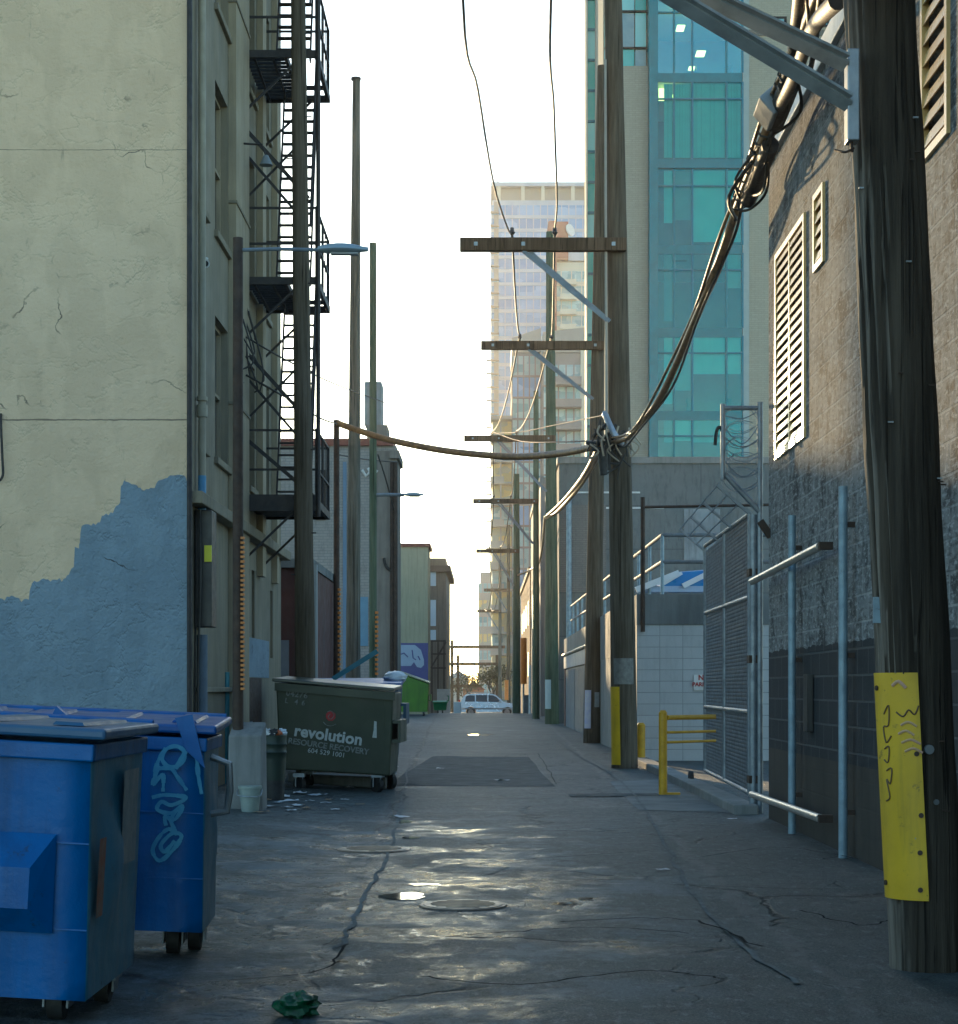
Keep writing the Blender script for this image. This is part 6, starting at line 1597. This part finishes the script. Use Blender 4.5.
tag(MB().bar(P(333, 679, 26.6), P(377.5, 651, 26.6), .035, .07).build('prop_bar', M('teal painted bar', (.03, .17, .22), (.03, .13, .17), 6, .5, 0, .1), None), 'teal bar slanting up from the lid of the half hidden blue dumpster', 'bar')
def blob(c, rx, ry, rz, seed, amp=.25, n=20):
    mb = MB()
    m_ = max(12, n // 2)
    for i in range(m_ + 1):
        th = PI * i / m_
        for k in range(n):
            a = 2 * PI * k / n; d = Vector((math.sin(th) * math.cos(a), math.sin(th) * math.sin(a), math.cos(th)))
            f = 1 + amp * mnoise.noise(d * 2.2 + Vector((seed, 0, 0))) + amp * .7 * mnoise.noise(d * 6 + Vector((seed, 3, 0))) + (amp * .5 * abs(mnoise.noise(d * 13 + Vector((seed, 5, 0)))) if n > 30 else 0)
            mb.v.append(Vector(c) + Vector((d.x * rx, d.y * ry, d.z * rz)) * f)
    for i in range(m_):
        for k in range(n):
            a = i * n + k; b = i * n + (k + 1) % n; mb.f.append([a, b, b + n, a + n]); mb.mi.append(0)
    return mb
tag(blob(P(395, 676, 27.0) + Vector((0, 0, -.02)), .17, .2, .09, 3).build('rubbish_bag', bag_white, None, smooth=70), 'crumpled white rubbish bag lying on the half hidden blue dumpster', 'bag')
simple_bin('lime green dumpster with a sloping lid before the mural building', PX(400, 86), PX(429, 86), 85.5, 87, .2, PZ(684, 86), lime_bin, M('pale lid', (.30, .32, .18), (.24, .26, .14), 4, .4, 0, .1), rise=.06, slx=.5)
simple_bin('small bright green dumpster far down the left side by a white panel', PX(433, 100), PX(447, 100), 100, 101.2, gz(-2.5, 100) + .15, PZ(703, 100), M('emerald bin paint', (.01, .18, .07), (.01, .14, .05), 3, .5, 0, .1), M('emerald lid', (.03, .28, .12), (.03, .2, .1), 3, .4, 0, .1), rise=.05)
tag(MB().box(PX(437, 104), PX(450, 104), 104, 104.12, gz(-2, 104) - .05, PZ(689, 104)).build('hoarding', M('scribbled white panel', (.48, .50, .50), (.36, .38, .40), 3, .7, 0, .1, spots=.7, spc=(.15, .16, .18)), None), 'tall white scribbled board standing behind the small bright green dumpster', 'board')
tag(MB().box(PX(453.5, 118), PX(461, 118), 118, 118.5, gz(-2, 118) - .05, PZ(702, 118)).build('white_cabinet', M('pale blue cabinet paint', (.45, .55, .62), (.38, .48, .55), 3, .5, 0, .1), None, bevel=.04), 'pale blue cabinet standing just left of the parked car', 'cabinet')

# ------------------------------------------------------------------ small rubbish things
xg, yg = PX(274, 20.6), 20.6; gz0 = gz(xg, yg)
t = thing('rubbish_bin', 'tall dark green ribbed bin overflowing with rubbish beside the concrete lamp foot', 'bin', (xg, yg, gz0))
zt_ = gz0 + .72
MB().tube([(xg, yg, gz0), (xg, yg, gz0 + .22)], [.115, .12], 16).build('base', black, t, smooth=40)
mb = MB(); zz = [gz0 + .22, gz0 + .45, gz0 + .52, gz0 + .53, gz0 + .55, gz0 + .61, gz0 + .62, gz0 + .64, gz0 + .72]; rr = [.125, .135, .138, .146, .138, .14, .148, .14, .145]
mb.tube([(xg, yg, z) for z in zz], rr, 18); mb.build('barrel', plastic_green, t, smooth=40)
for k, (dx, dy, mt, s_) in enumerate(((-.08, -.02, paper, 1), (-.02, .03, card, .9), (.05, -.03, M('orange wrapper', (.5, .12, .03), (.4, .1, .03), 9, .5, 0, .2), .8), (.09, .02, bag_white, 1), (0, -.06, black, 1))):
    tag(blob((xg + dx, yg + dy, zt_ + .02), .055 * s_, .05, .05 * s_, k * 7, .6, 10).build(('paper_wad', 'card_wad', 'food_wrapper', 'plastic_wad', 'black_bag')[k], mt, None, smooth=50), ('crumpled white paper in the mouth of the overflowing bin', 'brown card scrap in the mouth of the overflowing bin', 'orange wrapper in the mouth of the overflowing bin', 'pale plastic wad in the mouth of the overflowing bin', 'black bag edge in the mouth of the overflowing bin')[k], 'rubbish')
tag(MB().bar((xg - .16, yg - .05, zt_ + .06), (xg + .02, yg - .10, zt_ + .0), .012, .04).build('paper_strip', paper, None), 'white strip of card lying across the overflowing bin', 'rubbish')
xp, yp = PX(250, 18.6), 18.6; gp0 = gz(xp, yp)
t = thing('pail', 'small cloudy plastic pail in front of the concrete lamp foot', 'pail', (xp, yp, gp0))
mb = MB(); mb.tube([(xp, yp, gp0), (xp, yp, gp0 + .25), (xp, yp, gp0 + .255), (xp, yp, gp0 + .03)], [.085, .115, .108, .08], 18); mb.build('bucket', pail_mat, t, smooth=40)
MB().tube([(xp, yp, gp0 + .235), (xp, yp, gp0 + .26)], .122, 18).build('rim', pail_mat, t, smooth=40)
MB().tube(spline([(xp - .12, yp, gp0 + .22), (xp - .1, yp - .12, gp0 + .17), (xp + .1, yp - .12, gp0 + .16), (xp + .12, yp, gp0 + .22)]), .006, 5).build('handle', steel_dull, t, smooth=40)
# scattered litter
rnd = random.Random(5)
lit = [(290, 806, .10, paper), (278, 808, .07, bag_white), (300, 798, .12, paper), (287, 812, .06, paper), (330, 803, .07, card), (400, 818, .09, paper), (310, 805, .05, paper), (345, 802, .05, paper), (268, 812, .07, paper), (360, 806, .06, card), (395, 768, .06, paper), (412, 785, .05, black),
       (502, 781, .10, paper), (620, 730, .08, paper), (663, 871, .05, paper), (732, 820, .05, paper), (440, 769, .06, paper),
       (272, 800, .12, bag_white), (284, 802, .10, paper), (296, 810, .09, paper), (306, 812, .07, card), (318, 799, .11, bag_white), (268, 806, .06, card), (290, 815, .06, bag_white), (335, 812, .05, paper), (262, 818, .08, card), (326, 806, .06, paper), (350, 790, .07, paper)]
for i, (px, py, s_, mt) in enumerate(lit):
    Y = 2405 / (py - 688); x = PX(px, Y); z = gz(x, Y)
    mb = MB(); n = 4; a0 = rnd.random() * 6; pts_ = {}
    for a in range(n + 1):
        for b in range(n + 1):
            u, v = (a / n - .5) * s_ * 2, (b / n - .5) * s_ * 1.3
            xx = u * math.cos(a0) - v * math.sin(a0); yy = u * math.sin(a0) + v * math.cos(a0)
            mb.v.append(Vector((x + xx, Y + yy, z + .012 + s_ * .35 * abs(mnoise.noise(Vector((a * .7 + i, b * .7, i)))))))
    for a in range(n):
        for b in range(n): o = a * (n + 1) + b; mb.f.append([o, o + 1, o + n + 2, o + n + 1]); mb.mi.append(0)
    where = 'on the ground by the dark green dumpster' if px < 420 else 'on the open asphalt of the lane'
    kind_ = {paper: ('paper_scrap', 'scrap of white paper'), bag_white: ('plastic_scrap', 'torn white plastic'), card: ('card_scrap', 'scrap of brown card'), black: ('plastic_scrap', 'small black plastic scrap')}[mt]
    tag(mb.build(kind_[0], mt, None, smooth=50), kind_[1] + ' lying ' + where, 'litter', 'litter ' + where)
c = P(296, 1014, 7.35); c.z = gz(c.x, 7.35)
gbag = M('shiny green plastic', (.005, .10, .035), (.01, .05, .03), 14, .15, 0, .6, 20, .03, spots=.7, spc=(.01, .30, .10))
t = tag(blob(c + Vector((0, 0, .04)), .085, .09, .05, 11, .5, 22).build('plastic_bag', gbag, None, smooth=60), 'crumpled shiny green plastic bag on the wet asphalt at the front', 'bag')
# added block standing in for bright wet ground under the green dumpster
tag(MB().hexa([P(288, 783, 24.4), P(386, 789, 23.6), P(387, 789, 23.6) + Vector((0, .4, 0)), P(289, 783, 24.4) + Vector((0, .4, 0))], [P(288, 783, 24.4) + Vector((0, 0, .14)), P(386, 789, 23.6) + Vector((0, 0, .14)), P(387, 789, 23.6) + Vector((0, .4, .14)), P(289, 783, 24.4) + Vector((0, .4, .14))])
    .build('sheen_block', concrete, None, bevel=.02), 'long grey block added for the bright wet ground under the dark green dumpster', 'block')

# ------------------------------------------------------------------ parked car
Yc = 146.; gc = gz(0, Yc); xs0 = PX(458.5, Yc); Lc = 4.75
car = thing('parked_car', 'silver blue estate-style off-roader crossing the end of the alley', 'car', (xs0 + Lc / 2, Yc, gc))
silver = M('silver blue car paint', (.44, .53, .60), (.40, .49, .56), 2, .25, .55, 0, coat=.5)
def cp(u, v): return (xs0 + u, gc + v)
prof = [(.05, .55), (.02, .85), (.10, 1.02), (.16, 1.12), (.42, 1.62), (.62, 1.76), (1.2, 1.82), (2.2, 1.83), (2.7, 1.78), (3.0, 1.66), (3.62, 1.14), (3.9, 1.08), (4.5, 1.0), (4.7, .86), (4.75, .55), (4.65, .38), (4.28, .36)]
def arch(cx, r=.42): return [(cx + r * math.cos(a), .36 + r * math.sin(a)) for a in [PI * k / 8 for k in range(9)]]
prof2 = prof + arch(3.82) + arch(.98) + [(.2, .38)]
hw = .93
mb = MB(); n = len(prof2)
def tum(v): return hw if v < 1.1 else hw - (v - 1.1) * .26
for s in (-1, 1):
    for u, v in prof2: mb.v.append(Vector((xs0 + u, Yc + s * tum(v), gc + v)))
mb.f = [list(range(n)), list(range(n, 2 * n))[::-1]] + [[i, (i + 1) % n, n + (i + 1) % n, n + i] for i in range(n)]; mb.mi = [0] * len(mb.f)
mb.build('body', silver, car, smooth=30)
for q in ([(.52, 1.18), (1.30, 1.18), (1.30, 1.68), (.80, 1.68), (.58, 1.58)], [(1.38, 1.18), (2.28, 1.16), (2.28, 1.70), (1.38, 1.70)], [(2.36, 1.16), (3.40, 1.14), (2.98, 1.56), (2.72, 1.68), (2.36, 1.70)]):
    g_ = MB(); g_.add([(xs0 + u, Yc - tum(v) - .006, gc + v) for u, v in q], [list(range(len(q)))]); g_.build('window', M('car glass', (.015, .02, .025), (.02, .025, .03), 2, .05, 0, 0), car)
for cx in (.98, 3.82):
    for s in (-1, 1):
        w_ = MB().disc((xs0 + cx, Yc + s * .80, gc + .36), (0, 1, 0), .36, .22, 26).build('wheel', black, car, smooth=40)
        MB().disc((xs0 + cx, Yc + s * .80, gc + .36), (0, 1, 0), .22, .235, 20).build('rim', steel, w_, smooth=40)
MB().box(xs0 + .0, xs0 + .16, Yc - .95, Yc - .62, gc + .92, gc + 1.32).build('tail_light', M('red lamp glass', (.45, .03, .02), (.4, .03, .02), 4, .2, 0, 0), car, bevel=.02)
MB().box(xs0 + 4.45, xs0 + 4.73, Yc - .94, Yc - .6, gc + .80, gc + .98).build('headlight', M('clear lamp glass', (.6, .62, .62), (.5, .5, .5), 4, .1, 0, 0), car, bevel=.02)
for s in (-.6, .6):
    MB().tube([(xs0 + .7, Yc + s, gc + 1.83), (xs0 + .8, Yc + s, gc + 1.90), (xs0 + 2.5, Yc + s, gc + 1.91), (xs0 + 2.65, Yc + s, gc + 1.82)], .025, 6).build('roof_rail', steel, car, smooth=40)
MB().box(xs0 + 3.18, xs0 + 3.34, Yc - 1.08, Yc - .94, gc + 1.12, gc + 1.26).build('wing_mirror', silver, car, bevel=.02)
MB().box(xs0 + .1, xs0 + 4.6, Yc - .955, Yc - .935, gc + .58, gc + .68).build('side_moulding', grey_paint, car)
for u in (1.55, 2.55): MB().box(xs0 + u, xs0 + u + .14, Yc - .965, Yc - .94, gc + 1.0, gc + 1.04).build('door_handle', silver, car)

# ------------------------------------------------------------------ light, sky, haze
SUN_AZ, SUN_EL = -9.5, 7.8
sdir = Vector((math.sin(R(SUN_AZ)) * math.cos(R(SUN_EL)), math.cos(R(SUN_AZ)) * math.cos(R(SUN_EL)), math.sin(R(SUN_EL))))
sl_ = bpy.data.lights.new('sun', 'SUN'); sl_.energy = 2.2; sl_.angle = R(.5); sl_.color = (1, .66, .36)
so = bpy.data.objects.new('sun', sl_); COL.objects.link(so); so.rotation_euler = sdir.to_track_quat('Z', 'Y').to_euler()
wd = bpy.data.worlds.new('World'); S.world = wd; wd.use_nodes = True
wt = wd.node_tree; bg = wt.nodes['Background']
sky = wt.nodes.new('ShaderNodeTexSky'); sky.sky_type = 'NISHITA'; sky.sun_disc = False
sky.sun_elevation = R(SUN_EL); sky.sun_rotation = R(SUN_AZ); sky.air_density = .75; sky.dust_density = .3; sky.ozone_density = 1.2
wt.links.new(sky.outputs[0], bg.inputs['Color']); bg.inputs['Strength'].default_value = .15

USE_HAZE = True
if USE_HAZE:
    hz = MB().box(-120, 120, -40, 520, -14, 118).build('haze', None, None); hz['kind'] = 'stuff'
    hz.data.materials.clear()
    m = bpy.data.materials.new('haze'); m.use_nodes = True; t = m.node_tree
    for n_ in list(t.nodes):
        if n_.type == 'BSDF_PRINCIPLED': t.nodes.remove(n_)
    v = t.nodes.new('ShaderNodeVolumePrincipled'); v.inputs['Color'].default_value = (.95, .95, .94, 1); v.inputs['Density'].default_value = .00016; v.inputs['Anisotropy'].default_value = .72
    out = [n_ for n_ in t.nodes if n_.type == 'OUTPUT_MATERIAL'][0]; t.links.new(v.outputs[0], out.inputs['Volume'])
    hz.data.materials.append(m)

cam = bpy.data.cameras.new('camera'); co_ = bpy.data.objects.new('camera', cam); COL.objects.link(co_)
cam.sensor_fit = 'HORIZONTAL'; cam.sensor_width = 36; cam.lens = FPX / W * 36
cam.shift_x = (W / 2 - CX) / W; cam.shift_y = (CY - H / 2) / W
cam.clip_start = .1; cam.clip_end = 6000
co_.location = (0, 0, CH); co_.rotation_euler = (R(90), 0, 0); S.camera = co_
S.view_settings.view_transform = 'Standard'; S.view_settings.look = 'None'; S.view_settings.gamma = 1; S.view_settings.exposure = 1.55
S.view_settings.use_white_balance = True; S.view_settings.white_balance_temperature = 6050; S.view_settings.white_balance_tint = -3
S.cycles.use_denoising = True
S.cycles.max_bounces = 8; S.cycles.diffuse_bounces = 4; S.cycles.glossy_bounces = 4; S.cycles.transparent_max_bounces = 16; S.cycles.volume_bounces = 0
S.cycles.volume_step_rate = 5; S.cycles.sample_clamp_indirect = 6
